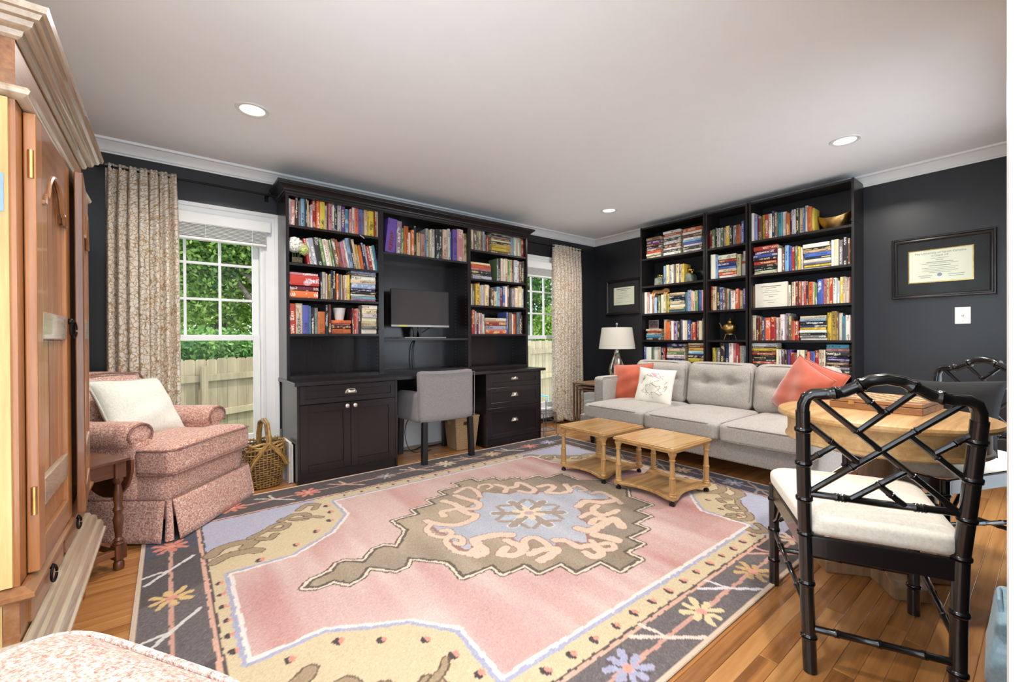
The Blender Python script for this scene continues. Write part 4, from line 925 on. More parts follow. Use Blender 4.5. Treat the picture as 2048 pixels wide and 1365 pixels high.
def pump(u, v):
    a = 2*math.pi*u; prof = [(0, .062), (.028, .064), (.056, .082), (.072, .112), (.070, .138), (.052, .160), (.030, .172), (.027, .190), (.029, .192), (.0, .193)]
    k = v*(len(prof)-1); i = min(int(k), len(prof)-2); f = k-i; r = prof[i][0]*(1-f)+prof[i+1][0]*f; z = prof[i][1]*(1-f)+prof[i+1][1]*f
    r *= 1-.06*abs(math.sin(4*a))*min(1, 4*v*(1-v)); return (r*math.cos(a), r*math.sin(a), z)
MB().grid(pump, 48, 22, True).build('body', brass, t, smooth=True, ang=60)
MB().tube([(0, .055, .105), (0, .085, .125), (0, .095, .158), (0, .11, .178)], [.014, .010, .007, .005], 10).build('spout', brass, t, smooth=True)
MB().lathe([(.027, 0), (.030, .004), (.018, .012), (.004, .018), (.007, .025), (0, .03)], 20, (0, 0, .191)).build('lid', brass, t, smooth=True)
MB().tube([(0, .028, .185), (0, .048, .21), (0, .050, .25), (0, .03, .275), (0, 0, .285), (0, -.03, .275), (0, -.050, .25), (0, -.048, .21), (0, -.028, .185)], .003, 7).build('handle', darkmetal, t, smooth=True)
MB().lathe([(.045, .056), (.05, .056), (.05, .062), (.02, .0625)], 24).build('stand_ring', brass, t)
for k in range(3):
    a = 2*math.pi*k/3+.5; MB().tube([(.046*math.cos(a), .046*math.sin(a), .058), (.056*math.cos(a), .056*math.sin(a), .03), (.064*math.cos(a), .064*math.sin(a), .0)], .003, 6).build('stand_leg', brass, t)
t = thing('brass_planter', 'boat-shaped hammered brass planter with ring handles on the top shelf', 'planter', (4.50, 1.185, ZS3[0]))
def boat(u, v):
    a = 2*math.pi*u; c, s = math.cos(a), math.sin(a); k = .55+.45*math.sin(v*1.5); up = .045*abs(s)**2.5*v
    return (.075*c*k, .125*s*k, .012+.088*v+up)
MB().grid(boat, 48, 12, True).build('bowl', brass, t, smooth=True, solid=.003, ang=180)
MB().lathe([(.0, .004), (.04, .004), (.045, .0), (.045, .006), (.03, .014), (0, .016)], 24).build('foot', brass, t, smooth=True)
for s in (-1, 1): MB().tube([(.018*math.cos(a), s*(.128+.004), .095+.018*math.sin(a)) for a in np.linspace(0, 6.0, 14)], .003, 6).ball((0, s*.122, .112), .014).build('handle', darkmetal, t, smooth=True)
t = thing('milk_bottle', 'white glass bottle with an orange band in the narrow bookcase', 'bottle', (4.47, 1.915, ZS2[1]))
MB().lathe([(.026, 0), (.031, .006), (.031, .12), (.028, .150), (.017, .185), (.013, .205), (.013, .232), (.016, .235), (.016, .250), (.012, .252), (0, .252)], 24).build('body', white_cer, t, smooth=True)
MB().lathe([(.0315, .125), (.0318, .126), (.0308, .150), (.030, .151)], 24).build('label_band', plain('orange print', (206, 96, 58), .6), t, smooth=True)
ink = plain('dark ink', (58, 54, 52), .8, bump=0); parch = plain('diploma paper', (232, 226, 208), .85, var=.015); inkg = plain('faded ink', (132, 126, 116), .8, bump=0)
def lines(rows, mat, name, parent, x):
    """printed lines: (y centre, z, half length, half height) as thin print on a sheet facing -x"""
    m = MB()
    for yc, z, hl, hh in rows: m.box(x-.0006, x, yc-hl, yc+hl, z-hh, z+hh)
    o = m.build(name, mat, parent); o['kind'] = 'stuff'; return o
MT = lambda x, y, z: Matrix.Translation((x, y, z)) @ Matrix.Rotation(-math.pi/2, 4, 'Z') @ Matrix.Rotation(math.pi/2, 4, 'X')
t = thing('certificate', 'cream paper certificate leaning against the books on the diploma-side bookcase', 'certificate', (4.425, 1.663, ZS3[2]))
bx(-.001, .003, -.139, .139, .0005, .229).build('sheet', parch, t); bx(.003, .012, -.145, .135, .0005, .224).build('backing_board', plain('brown backing', (140, 110, 84), .8), t)
lines([(0, .198+.0*k, .085, .0035) for k in range(1)]+[(0, .182, .045, .002), (0, .158, .055, .0016), (0, .142, .075, .0016), (0, .118, .06, .0016), (0, .10, .02, .0025), (.01, .066, .055, .0014), (0, .045, .03, .0014)], inkg, 'printed_lines', t, -.001)
bx(.0, .16, .146, .168, .0, .215).build('neighbour_board', plain('brown backing', (140, 110, 84), .8), t)
t = thing('photo_frame', 'small silver-framed photo on a short stack in the lamp-side bookcase', 'picture frame', (4.47, 2.945, FRZ))
bx(-.004, .006, -.066, .066, .0, .105).build('frame', silver, t, bevel=.003); bx(-.0055, -.004, -.055, .055, .011, .094).build('photo', plain('dark group photo', (92, 78, 80), .4, var=.5, vs=40), t)
# ------------------------------------------------------------ framed diplomas and switch
framem = plain('dark walnut frame', (30, 25, 25), .28, coat=.2); matb = plain('charcoal mat board', (44, 42, 44), .9)
def diploma(y0, y1, z0, z1, p, label, rows, heads, gilt):
    cy, cz = (y0+y1)/2, (z0+z1)/2; t = thing('framed_diploma', label, 'picture frame', (XB, cy, cz)); a, b = (y1-y0)/2, (z1-z0)/2
    pr = [(0, 0), (-.026, 0), (-.03, .006), (-.030, .012), (-.020, .018), (-.022, .026), (-.016, .034), (-.012, .036), (0, .036)]
    corners = [(-a, -b, 1, 1), (a, -b, -1, 1), (a, b, -1, -1), (-a, b, 1, -1)]; n = len(pr); vs = [(x, cyy+sy*w, czz+sz*w) for cyy, czz, sy, sz in corners for x, w in pr]
    m = MB(); m.add(vs, [(s*n+i, s*n+i+1, ((s+1) % 4)*n+i+1, ((s+1) % 4)*n+i) for s in range(4) for i in range(n-1)]); m.build('frame', framem, t, smooth=True, ang=20)
    bx(-.006, -.002, -a+.03, a-.03, -b+.03, b-.03).build('mat_board', matb, t)
    py0, py1, pz0, pz1 = p
    if gilt: bx(-.0072, -.006, py0-.007, py1+.007, pz0-.007, pz1+.007).build('gold_fillet', gold, t)
    bx(-.0084, -.0062, py0, py1, pz0, pz1).build('diploma_sheet', parch, t)
    for body, size, z in heads: text('lettering', body, size, inkg, t, MT(-.0088, (py0+py1)/2, z))
    lines([((py0+py1)/2+r[0], *r[1:]) for r in rows], inkg, 'printed_lines', t, -.0084)
    if gilt:
        sl = MB().lathe([(.010, 0), (.0135, 0), (.0135, .0006), (.010, .0006)], 24).xf(Matrix.Translation((-.0084, (py0+py1)/2, pz0+.05)) @ Matrix.Rotation(-math.pi/2, 4, 'Y')); sl.build('seal', plain('blue grey seal', (140, 144, 170), .7), t)
    bx(-.0135, -.012, -a+.032, a-.032, -b+.032, b-.032).build('glass', clear, t)
diploma(.262, .835, 1.360, 1.840, (-.165, .182, -.115, .128), 'framed university diploma with gold edge on the charcoal wall beside the chairs', [(0, .064, .05, .0012), (0, .050, .02, .0015), (0, .034, .075, .002), (0, .022, .10, .0012), (0, .006, .06, .0022), (0, -.010, .10, .0012), (0, -.022, .085, .0012), (0, -.034, .10, .0012), (0, -.046, .06, .0012), (.08, -.068, .04, .0016), (-.09, -.066, .045, .0016), (.08, -.082, .03, .0016), (-.09, -.080, .04, .0016)], [('The University of North Carolina', .021, .106), ('at Chapel Hill', .017, .084)], True)
diploma(3.226, 3.785, 1.366, 1.832, (-.165, .155, -.105, .125), 'framed diploma on the charcoal wall above the table lamp', [(0, .10, .11, .004), (0, .082, .05, .0035), (0, .06, .03, .0015), (0, .045, .06, .0014), (0, .02, .10, .0014), (0, .0, .08, .0014), (0, -.02, .10, .0014), (.06, -.07, .04, .0014), (-.07, -.07, .04, .0014)], [], False)
t = thing('wall_plate', 'square white wall plate under the framed diploma beside the chairs', 'wall plate', (XB, .434, 1.214))
bx(-.006, 0, -.042, .042, -.063, .063).build('plate', paint_trim, t, bevel=.003); MB().lathe([(.006, 0), (.006, .006), (.003, .010), (0, .010)], 12).xf(Matrix.Translation((-.006, 0, 0)) @ Matrix.Rotation(-math.pi/2, 4, 'Y')).build('jack', nickel, t)
for z in (-.045, .045): MB().ball((-.006, 0, z), .0025, 8, 5).build('screw', nickel, t)
# ------------------------------------------------------------ sofa
linen = fabric('light grey linen', [(140, 132, 124), (172, 164, 156), (200, 193, 186)], 420, .95, .25, 0, .15)
pipem = fabric('grey linen piping', [(112, 104, 98), (140, 132, 126), (160, 152, 146)], 420, .95, .2)
navyleg = plain('blue black lacquer', (20, 22, 34), .3, coat=.3)
t = thing('sofa', 'light grey linen three-seat sofa with tufted cushions and nailhead trim', 'sofa', (3.75, 1.95, 0)); P = PB(t)
SX0, SX1, SY0, SY1 = 3.265, 4.24, .945, 3.02
P('base_frame', MB().soft(((SX0+SX1)/2, (SY0+SY1)/2, .212), ((SX1-SX0)/2, (SY1-SY0)/2, .082), (.03, .03, .012), 10), linen, smooth=True, ang=180)
P('back_frame', MB().soft((4.17, (SY0+SY1)/2, .46), (.07, (SY1-SY0)/2, .22), .035, 8), linen, smooth=True, ang=180)
P('arm', MB().soft((3.84, 2.955, .435), (.36, .066, .225), (.05, .03, .03), 10), linen, smooth=True, ang=180)
P('arm_piping', MB().tube([(3.483, 2.90, .30), (3.483, 2.898, .62), (3.50, 2.896, .652), (4.15, 2.894, .655)], .004, 6), pipem, smooth=True)
sy = [2.885, 2.205, 1.56, .93]
def dimp(pts, depth, rad, ax, sg):
    def f(p, Q):
        if p[ax]*sg > .2:
            a = [i for i in range(3) if i != ax]
            for u, w in pts:
                d2 = (Q[a[0]]-u)**2+(Q[a[1]]-w)**2; Q[ax] -= sg*depth*math.exp(-d2/rad**2)
        return Q
    return f
for i in range(3):
    y1, y0 = sy[i]-.004, sy[i+1]+.004; yc = (y0+y1)/2; hy = (y1-y0)/2
    dm = dimp([(3.52, yc-hy*.38), (3.52, yc+hy*.38)], .036, .05, 2, 1)
    def fs_(p, Q, dm=dm, yc=yc, hy=hy):
        Q[2] += .028*(1-p[0]**2)*(1-p[1]**2)*(p[2] > 0)*abs(p[2]); return dm(p, Q)
    c = P('seat_cushion', MB().soft((3.58, yc, .355), (.415, hy, .068), (.05, .04, .03), 26, fs_), linen, smooth=True, ang=180)
    e = .012; lp = []
    for k in range(48):
        a = 2*math.pi*k/48; q = rr(a, .412, hy-.002, 9); lp.append((3.58+q[0], yc+q[1], .412-.010*max(0, (abs(q[0])/.412+abs(q[1])/hy-1.55))))
    rel(MB().tube(lp, .0045, 6, True), t.location).build('piping', pipem, c, smooth=True)
    rel(MB().tube([(q[0], q[1], .300) for q in lp], .0045, 6, True), t.location).build('piping', pipem, c, smooth=True)
by = [2.85, 2.245, 1.635, 1.02]
for i in range(3):
    y1, y0 = by[i]-.004, by[i+1]+.004; yc = (y0+y1)/2; hy = (y1-y0)/2; zc, hz = .618, .208
    dm = dimp([(yc-hy*.36, .655), (yc+hy*.36, .655)], .042, .055, 0, -1)
    def fb_(p, Q, dm=dm):
        Q[0] -= .03*(1-p[1]**2)*(1-p[2]**2)*(p[0] < 0)*abs(p[0])
        if p[0] < 0: Q[0] += .02*math.exp(-((Q[2]-.655)/.02)**2)*(1-p[1]**4)
        Q = dm(p, Q); Q[0] += .16*(Q[2]-.41); return Q
    c = P('back_cushion', MB().soft((3.985, yc, zc), (.085, hy, hz), (.05, .075, .075), 26, fb_), linen, smooth=True, ang=180)
    lp = []
    for k in range(56):
        a = 2*math.pi*k/56; q = rr(a, hy-.012, hz-.012, 5); z = zc+q[1]; lp.append((3.985-.066+.16*(z-.41), yc+q[0], z))
    rel(MB().tube(lp, .0042, 6, True), t.location).build('piping', pipem, c, smooth=True)
nh = MB()
for k in range(104): nh.ball((SX0-.001, SY0+.03+k*.0197, .142), .0055, 7, 4)
for k in range(24): nh.ball((SX0+.03+k*.0197, SY0-.001, .142), .0055, 7, 4)
q = P('nailheads', nh, nickel, smooth=True); q['kind'] = 'stuff'
for x, y in ((3.33, 2.90), (3.36, 1.03), (4.17, 2.92), (4.17, 1.03)): P('leg', MB().lathe([(.018, 0), (.020, .004), (.03, .135)], 16, (x, y, 0)), navyleg, smooth=True)
# ------------------------------------------------------------ pillows
def pillow(name, label, loc, M3, w, h, th, mat, seed=1, pinch=.09, pipe=None, cat='pillow'):
    rng = random.Random(seed); ph = [rng.random()*6 for _ in range(8)]; n = 30; m = MB()
    def pt(u, v, s):
        U, V = 2*u-1, 2*v-1
        x = w/2*U*(1-pinch*(1-V*V)); y = h/2*V*(1-pinch*(1-U*U)); b = max(0, (1-abs(U)**3.0)*(1-abs(V)**3.0))**.62
        z = s*th*b*(1+.07*math.sin(5*U+3*V+ph[0])+.05*math.sin(9*V-4*U+ph[1]))+.006*math.sin(4*U+ph[2])*math.sin(3*V+ph[3])
        return (x, y, z)
    m.grid(lambda u, v: pt(u, v, 1), n, n); m.grid(lambda u, v: pt(1-u, v, -1), n, n)
    o = m.build(name, mat, None, smooth=True, ang=180)
    R = M3.to_4x4(); R.translation = loc; o.matrix_world = R
    q = o.modifiers.new('weld', 'WELD'); q.merge_threshold = .0005
    if pipe:
        lp = [pt(a, 0, 0) for a in np.linspace(0, 1, 14)[:-1]]+[pt(1, a, 0) for a in np.linspace(0, 1, 14)[:-1]]+[pt(1-a, 1, 0) for a in np.linspace(0, 1, 14)[:-1]]+[pt(0, 1-a, 0) for a in np.linspace(0, 1, 14)[:-1]]
        MB().tube(lp, .005, 6, True).build('piping', pipe, o, smooth=True)
    return tag(o, label, cat)
def face(nx, ny, nz, roll=0):
    """3x3 with local z along the given normal, local y as far up as can be, rolled"""
    z = Vector((nx, ny, nz)).normalized(); x = Vector((0, 0, 1)).cross(z).normalized(); y = z.cross(x); M = Matrix((x, y, z)).transposed()
    return M @ Matrix.Rotation(math.radians(roll), 3, 'Z')
velvet = N('burnt orange velvet'); vv = velvet.coord('Object'); lw = velvet.add('ShaderNodeLayerWeight'); lw.inputs[0].default_value = .3
velvet = velvet.fin(velvet.ramp(velvet.noise(vv, 9, 3), [(.3, (172, 74, 46)), (.7, (194, 92, 60))]), .75, 0, .3, 0, .6)
pillow('throw_pillow', 'burnt orange velvet pillow leaning on the left sofa arm', on(1264, 768, 'x', 3.80), face(-.92, -.22, .30, 4), .43, .43, .075, velvet, 1, .07, velvet)
pillow('throw_pillow', 'burnt orange velvet pillow standing on its corner at the right sofa end', on(1600, 784, 'x', 3.80), face(-.80, .52, .32, -24), .45, .45, .07, velvet, 2, .07, velvet)
pillow('throw_pillow', 'burnt orange velvet pillow tucked behind the tilted one on the sofa', on(1625, 782, 'x', 3.90), face(-.84, .42, .34, -16), .42, .42, .05, velvet, 3, .07, velvet)
cream = N('embroidered cream cotton'); v = cream.coord('Object'); base_c = cream.ramp(cream.noise(v, 300, 2), [(.3, (226, 218, 202)), (.7, (242, 237, 226))])
d = cream.add('ShaderNodeTexNoise', _Scale=30.0); cream.l(v, d.inputs['Vector']); mv = cream.mix(.03, v, d.outputs['Color'], 'ADD')
vo = cream.add('ShaderNodeTexVoronoi', feature='DISTANCE_TO_EDGE', _Scale=16.0); cream.l(mv, vo.inputs['Vector']); ln_ = cream.math('LESS_THAN', vo.outputs[0], .045)
sp_ = cream.add('ShaderNodeSeparateXYZ'); cream.l(v, sp_.inputs[0]); rad = cream.math('ADD', cream.math('POWER', cream.math('ABSOLUTE', sp_.outputs[0]), 2), cream.math('POWER', cream.math('ABSOLUTE', sp_.outputs[1]), 2))
ins_ = cream.math('MULTIPLY', cream.math('LESS_THAN', rad, .016), cream.math('GREATER_THAN', cream.noise(v, 14, 1), .47)); tint_ = cream.ramp(cream.noise(v, 11, 1), [(.42, (120, 112, 120)), (.52, (150, 146, 84)), (.62, (186, 138, 150))])
cream = cream.fin(cream.mix(cream.math('MULTIPLY', cream.math('MULTIPLY', ln_, ins_), .75), base_c, tint_), .9)
pillow('throw_pillow', 'cream pillow with fine embroidery on the sofa', on(1310, 773, 'x', 3.69), face(-.90, -.28, .34, -4), .36, .36, .06, cream, 4, .06)
# ------------------------------------------------------------ lamp and nest of tables
oldwood = wood('grey brown nest wood', [(92, 70, 52), (124, 98, 76), (150, 122, 96)], .45, (4, 40, 40), .08)
for k, (x0, x1, y0, y1, z) in enumerate(((3.67, 4.26, 3.075, 3.50, .55), (3.695, 4.235, 3.10, 3.475, .512), (3.72, 4.21, 3.125, 3.45, .474))):
    lab = ['largest brown nesting table beside the sofa, holding the lamp', 'middle brown nesting table tucked under the largest by the sofa', 'smallest brown nesting table innermost of the nest by the sofa'][k]
    t = thing('nesting_table', lab, 'table', ((x0+x1)/2, (y0+y1)/2, 0)); P = PB(t)
    P('table_top', bx(x0, x1, y0, y1, z-.020, z), oldwood, bevel=.004)
    for x in (x0+.005, x1-.025):
        for y in (y0+.0+.004, y1-.024): P('leg', MB().prism([(x, y), (x+.02, y), (x+.02, y+.02), (x, y+.02)], 'z', 0, z-.020), oldwood, bevel=.002)
    if k == 0: P('apron', bx(x0+.025, x1-.025, y1-.02, y1-.008, z-.026, z-.0200), oldwood)
mercury = N('silvered glass'); v = mercury.coord('Object'); mercury = mercury.fin(mercury.ramp(mercury.noise(v, 22, 3), [(.35, (150, 146, 138)), (.65, (220, 216, 206))]), mercury.math('MULTIPLY', mercury.noise(v, 30, 2), .35), 1)
shadem = N('off white lamp shade'); c_ = shadem.ramp(shadem.noise(shadem.coord('Object'), 400, 2), [(.3, (226, 220, 208)), (.7, (240, 235, 225))]); shadem.fin(c_, .9)
ts = shadem.add('ShaderNodeBsdfTranslucent'); shadem.l(c_, ts.inputs[0]); mx = shadem.add('ShaderNodeMixShader'); mx.inputs[0].default_value = .35; shadem.l(shadem.p.outputs[0], mx.inputs[1]); shadem.l(ts.outputs[0], mx.inputs[2]); shadem.l(mx.outputs[0], shadem.n['Material Output'].inputs[0]); shadem = shadem.m
t = thing('table_lamp', 'silvered glass table lamp with off-white drum shade beside the sofa', 'lamp', (4.10, 3.192, .55))
MB().lathe([(.05, 0), (.085, .004), (.088, .014), (.070, .03), (.088, .08), (.098, .13), (.088, .19), (.060, .26), (.036, .32), (.026, .352), (.028, .362), (.022, .372)], 32).build('base', mercury, t, smooth=True)
MB().cyl((0, 0, .37), (0, 0, .66), .005).build('stem', nickel, t)
MB().lathe([(.207, .385), (.172, .632)], 48).build('shade', shadem, t, smooth=True, solid=.003)
for k in range(3): a = 2*math.pi*k/3; MB().cyl((0, 0, .625), (.172*math.cos(a), .172*math.sin(a), .628), .002, n=6).build('shade_spider', nickel, t)
for o_ in list(t.children):
    if o_.name.startswith('shade') and 'spider' not in o_.name:
        bm = bmesh.new(); bm.from_mesh(o_.data); bmesh.ops.delete(bm, geom=[f for f in bm.faces if len(f.verts) > 4], context='FACES'); bm.to_mesh(o_.data); bm.free()
MB().lathe([(.006, .655), (.008, .66), (.012, .667), (.013, .676), (.009, .685), (0, .687)], 16).build('finial', nickel, t, smooth=True)
# ------------------------------------------------------------ two wheeled tables
blond = wood('blond maple', [(150, 108, 58), (184, 142, 88), (206, 166, 112)], .33, (3, 40, 40), .05, .2)
blondv = wood('blond maple turned', [(146, 104, 54), (178, 134, 80), (200, 158, 104)], .35, (40, 40, 3), .05, .2)
def cart(x0, x1, y0, y1, label):
    t = thing('side_table', label, 'table', ((x0+x1)/2, (y0+y1)/2, 0)); hx, hy = (x1-x0)/2, (y1-y0)/2; g_ = .012
    bx(-hx, hx, -hy, hy, .352, .366).build('table_top', blond, t, bevel=.005, seg=3)
    m = MB(); b = .035
    for a in ((-hx, hx, -hy, -hy+b), (-hx, hx, hy-b, hy), (-hx, -hx+b, -hy+b, hy-b), (hx-b, hx, -hy+b, hy-b)): m.box(a[0]+.004, a[1]-.004, a[2]+.004, a[3]-.004, .366, .372)
    m.build('top_border', blond, t, bevel=.003); bx(-hx+b, hx-b, -hy+b, hy-b, .3662, .3705).build('top_panel', blond, t)
    bx(-hx+.012, hx-.012, -hy+.012, hy-.012, .336, .352).build('apron', blond, t, bevel=.003)
    pts = []; lx, ly = hx-.005, hy-.005
    for (ax, ay), (bx_, by_) in (((-1, -1), (1, -1)), ((1, -1), (1, 1)), ((1, 1), (-1, 1)), ((-1, 1), (-1, -1))):
        for k in range(9):
            s = k/9; u, w = ax+(bx_-ax)*s, ay+(by_-ay)*s; c = .045*math.sin(math.pi*max(0, min(1, (s-.12)/.76)))
            if abs(ay-by_) < .1: w -= math.copysign(c/ly, w)
            else: u -= math.copysign(c/lx, u)
            pts.append((u*lx, w*ly))
    MB().prism(pts, 'z', .045, .064).build('lower_shelf', blond, t, bevel=.004)
    for sx in (-1, 1):
        for sy_ in (-1, 1):
            x, y = sx*(hx-.028), sy_*(hy-.028)
            lg = MB().lathe([(.024, .064), (.025, .070), (.020, .078), (.022, .086), (.017, .090), (.0165, .175), (.021, .178), (.021, .186), (.0165, .190), (.014, .285), (.019, .289), (.019, .296), (.015, .30), (.020, .318), (.026, .330), (.026, .337)], 16, (x, y, 0)); l_ = lg.build('leg', blondv, t, smooth=True, ang=30)
            for k in range(8):
                a = 2*math.pi*k/8; MB().cyl((x+.0165*math.cos(a), y+.0165*math.sin(a), .095), (x+.0165*math.cos(a), y+.0165*math.sin(a), .172), .0028, n=5).build('flute', blondv, l_)
            cs = MB().cyl((x, y, .032), (x, y, .046), .008, n=10); cs.tube([(x-.009, y, .0165), (x+.009, y, .0165)], .0165, 14); cs.build('caster', blackplastic, t, smooth=True)
    return t
cart(2.425, 2.905, 2.005, 2.465, 'blond wood wheeled side table on the rug farther from the round table')
cart(2.420, 2.895, 1.458, 1.925, 'blond wood wheeled side table on the rug nearer the round table')
# ------------------------------------------------------------ armoire
pine = wood('waxed yellow pine', [(168, 124, 68), (194, 154, 94), (212, 180, 126)], .38, (26, 26, 1.6), .10, .15)
redpine = wood('waxed red brown pine', [(96, 54, 26), (146, 90, 46), (176, 118, 68)], .32, (30, 30, 1.4), .10, .25)
redpine_y = wood('waxed red brown pine across', [(104, 62, 36), (142, 94, 58), (166, 120, 82)], .3, (30, 1.4, 30), .10, .25)
silverwood = wood('polished pale moulding', [(140, 112, 88), (170, 148, 124), (192, 176, 158)], .24, (30, 1.2, 30), .08, .5)
AX, AY0, AY1, AB = -.281, 1.542, 2.528, -.90
t = thing('armoire', 'tall waxed pine armoire with arched panel doors and stepped mouldings', 'armoire', (-.59, 2.04, 0)); P = PB(t)
ZB = .235
P('near_side', bx(AB, AX-.031, AY0, AY0+.022, ZB, 1.82), pine); P('far_side', bx(AB, AX-.031, AY1-.022, AY1, ZB, 1.82), pine); P('back', bx(AB, AB+.015, AY0+.022, AY1-.022, ZB, 1.82), redpine)
for y in (AY0+.14, AY0-.0): pass
P('side_stile', bx(AX-.10, AX-.012, AY0-.012, AY0-.0005, ZB+.24, 1.63), pine); P('side_stile', bx(AB, AB+.09, AY0-.012, AY0, ZB+.12, 1.66), pine)
P('inside', bx(AB+.015, AX-.06, AY0+.022, AY1-.022, ZB, 1.80), redpine)
P('front_stile', bx(AX-.03, AX-.002, AY0, AY0+.07, ZB+.12, 1.79), redpine); P('front_stile', bx(AX-.03, AX-.002, AY1-.05, AY1, ZB+.12, 1.79), redpine)
P('frieze', bx(AX-.03, AX-.001, AY0-.001, AY1+.001, 1.655, 1.80), redpine_y); P('lower_rail', bx(AX-.03, AX-.003, AY0-.001, AY1+.001, ZB, ZB+.235), redpine_y)
def mould(name, prof, mat, ext=0):
    """stepped moulding round near side, front and far side; prof (out, z)"""
    m = MB(); n = len(prof); vs = []
    for fx, fy, sx, sy_ in ((AB, AY0, 0, -1), (AX, AY0, 1, -1), (AX, AY1, 1, 1), (AB, AY1, 0, 1)):
        for a, z in prof: vs.append((fx+sx*a, fy+sy_*a, z))
    fs = [(s*n+i, s*n+(i+1) % n, (s+1)*n+(i+1) % n, (s+1)*n+i) for s in range(3) for i in range(n)]+[tuple(range(n)), tuple(range(3*n, 4*n))[::-1]]
    m.add(vs, fs); return P(name, m, mat, smooth=True, ang=25)
mould('crown_moulding', [(0, 1.775), (.004, 1.775), (.012, 1.780), (.016, 1.792), (.024, 1.794), (.032, 1.800), (.036, 1.812), (.046, 1.815), (.052, 1.826), (.060, 1.828), (.064, 1.842), (0, 1.842)], silverwood)
P('top', bx(AB, AX+.04, AY0-.04, AY1+.04, 1.832, 1.846), pine)
mould('frieze_moulding', [(0, 1.632), (.012, 1.634), (.024, 1.642), (.028, 1.650), (.022, 1.658), (.008, 1.664), (0, 1.664)], silverwood)
mould('waist_moulding', [(0, .435), (.014, .437), (.026, .446), (.026, .456), (.016, .462), (.006, .470), (0, .470)], redpine_y)
mould('base_moulding', [(0, .335), (.004, .335), (.014, .330), (.018, .318), (.028, .314), (.034, .304), (.036, .288), (.046, .284), (.052, .270), (.054, .250), (.060, .246), (.060, ZB), (0, ZB)], silverwood)
# two doors with tongue and groove panels; the far one a little ajar
def adoor(y0, y1, z0, z1, hinge_far, open_deg, lab):
    hy = y1 if hinge_far else y0; d = bpy.data.objects.new('door', None); COL.objects.link(d); d.parent = t; d.location = Vector((AX, hy, 0))-t.location; d.rotation_euler = (0, 0, math.radians(open_deg if hinge_far else -open_deg))
    a, b = y0-hy, y1-hy; th = .022; fw = .062; zr = [(z0, z0+.075), (.80, .885), (1.26-.11, 1.26-.045)]
    D = lambda nm, mb, mat, **k: mb.build(nm, mat, d, **k)
    sm = redpine; D('stile', bx(0, th, a, a+fw, z0, z1), sm, bevel=.003); D('stile', bx(0, th, b-fw, b, z0, z1), sm, bevel=.003)
    D('bottom_rail', bx(0, th, a+fw, b-fw, z0, z0+.07), redpine_y, bevel=.003)
    for zz in (.62, 1.06): D('cross_rail', bx(0, th, a+fw, b-fw, zz, zz+.075), silverwood, bevel=.004)
    w = b-a-2*fw; n_ = 24; arc = [(a+fw, z1), (a+fw, z1-.20)]
    for k in range(n_+1):
        s = k/n_; q = abs(2*s-1); zz = z1-.20+(.105*math.sqrt(max(0, 1-(q/.62)**2)) if q < .62 else 0)+(.03 if .62 <= q < .82 else 0)*math.sin(math.pi*(q-.62)/.2); arc.append((a+fw+w*s, zz))
    arc += [(b-fw, z1)]
    D('arched_rail', MB().prism(arc, 'x', 0, th), redpine_y); D('arch_bead', MB().tube([(th, y_, z_-.004) for y_, z_ in arc[2:-1]], .006, 6), redpine_y, smooth=True)
    m = 5
    for k in range(m):
        y_ = a+fw+w*k/m
        for za, zb in ((z0+.07, .62), (.695, 1.06), (1.135, z1-.06)): D('panel_board', bx(.003, .011, y_+.0012, y_+w/m-.0012, za, zb), redpine, bevel=.002, seg=1)
    D('backing', bx(.0, .003, a+fw, b-fw, z0+.07, z1-.05), redpine)
    for zz in (z0+.18, 1.50):
        y_ = b if hinge_far else a; D('hinge', MB().cyl((th*.6, y_, zz-.035), (th*.6, y_, zz+.035), .006, n=10), brass, smooth=True)
    if lab:
        kn = D('pull_ring', MB().tube([(th+.012+.004*math.cos(q), (a+.02 if hinge_far else b-.035)+.014*math.cos(q), 1.115-.022+.026*math.sin(q)) for q in np.linspace(0, 6.0, 16)], .004, 7).ball((th+.004, b-.035 if not hinge_far else a+.02, 1.12), .010), darkmetal, smooth=True)
    return d
mid = (AY0+AY1)/2+.01
adoor(AY0+.055, mid-.003, .475, 1.628, False, .3, True); adoor(mid+.003, AY1-.04, .475, 1.628, True, 4.5, False)
for y0, y1 in ((AY0+.07, mid-.02), (mid+.02, AY1-.05)):
    d = P('drawer', bx(AX-.02, AX+.006, y0, y1, .345, .430), redpine_y, bevel=.003); yc = (y0+y1)/2
    rel(MB().tube([(AX+.014+.003*math.cos(q), yc+.017*math.cos(q), .378+.022*math.sin(q)) for q in np.linspace(0, 6.1, 16)], .0035, 7).ball((AX+.01, yc, .40), .008), t.location).build('pull_ring', darkmetal, d, smooth=True)
for y in (AY0+.05, AY1-.05):
    for x in (AX-.03, AB+.06): P('bun_foot', MB().lathe([(.03, 0), (.036, .01), (.038, .06), (.030, .09), (.045, .13), (.05, .18), (.04, .225), (.036, .236)], 18, (x, y, 0)), redpine, smooth=True)
rel(MB(), t.location)
P('side_hinge_plate', bx(AX-.034, AX-.019, AY0-.013, AY0-.011, 1.36, 1.45), plain('blue grey steel', (122, 140, 148), .4, .8))
# ------------------------------------------------------------ drop-leaf table
walnut = wood('dark red walnut', [(74, 40, 24), (108, 62, 38), (138, 86, 54)], .34, (4, 40, 40), .06, .15); walnutv = wood('dark red walnut turned', [(70, 38, 22), (102, 58, 34), (130, 80, 48)], .34, (40, 40, 4), .06, .15)
t = thing('drop_leaf_table', 'small dark walnut drop-leaf table with turned legs between armoire and armchair', 'table', (-.345, 2.745, 0), math.radians(33))
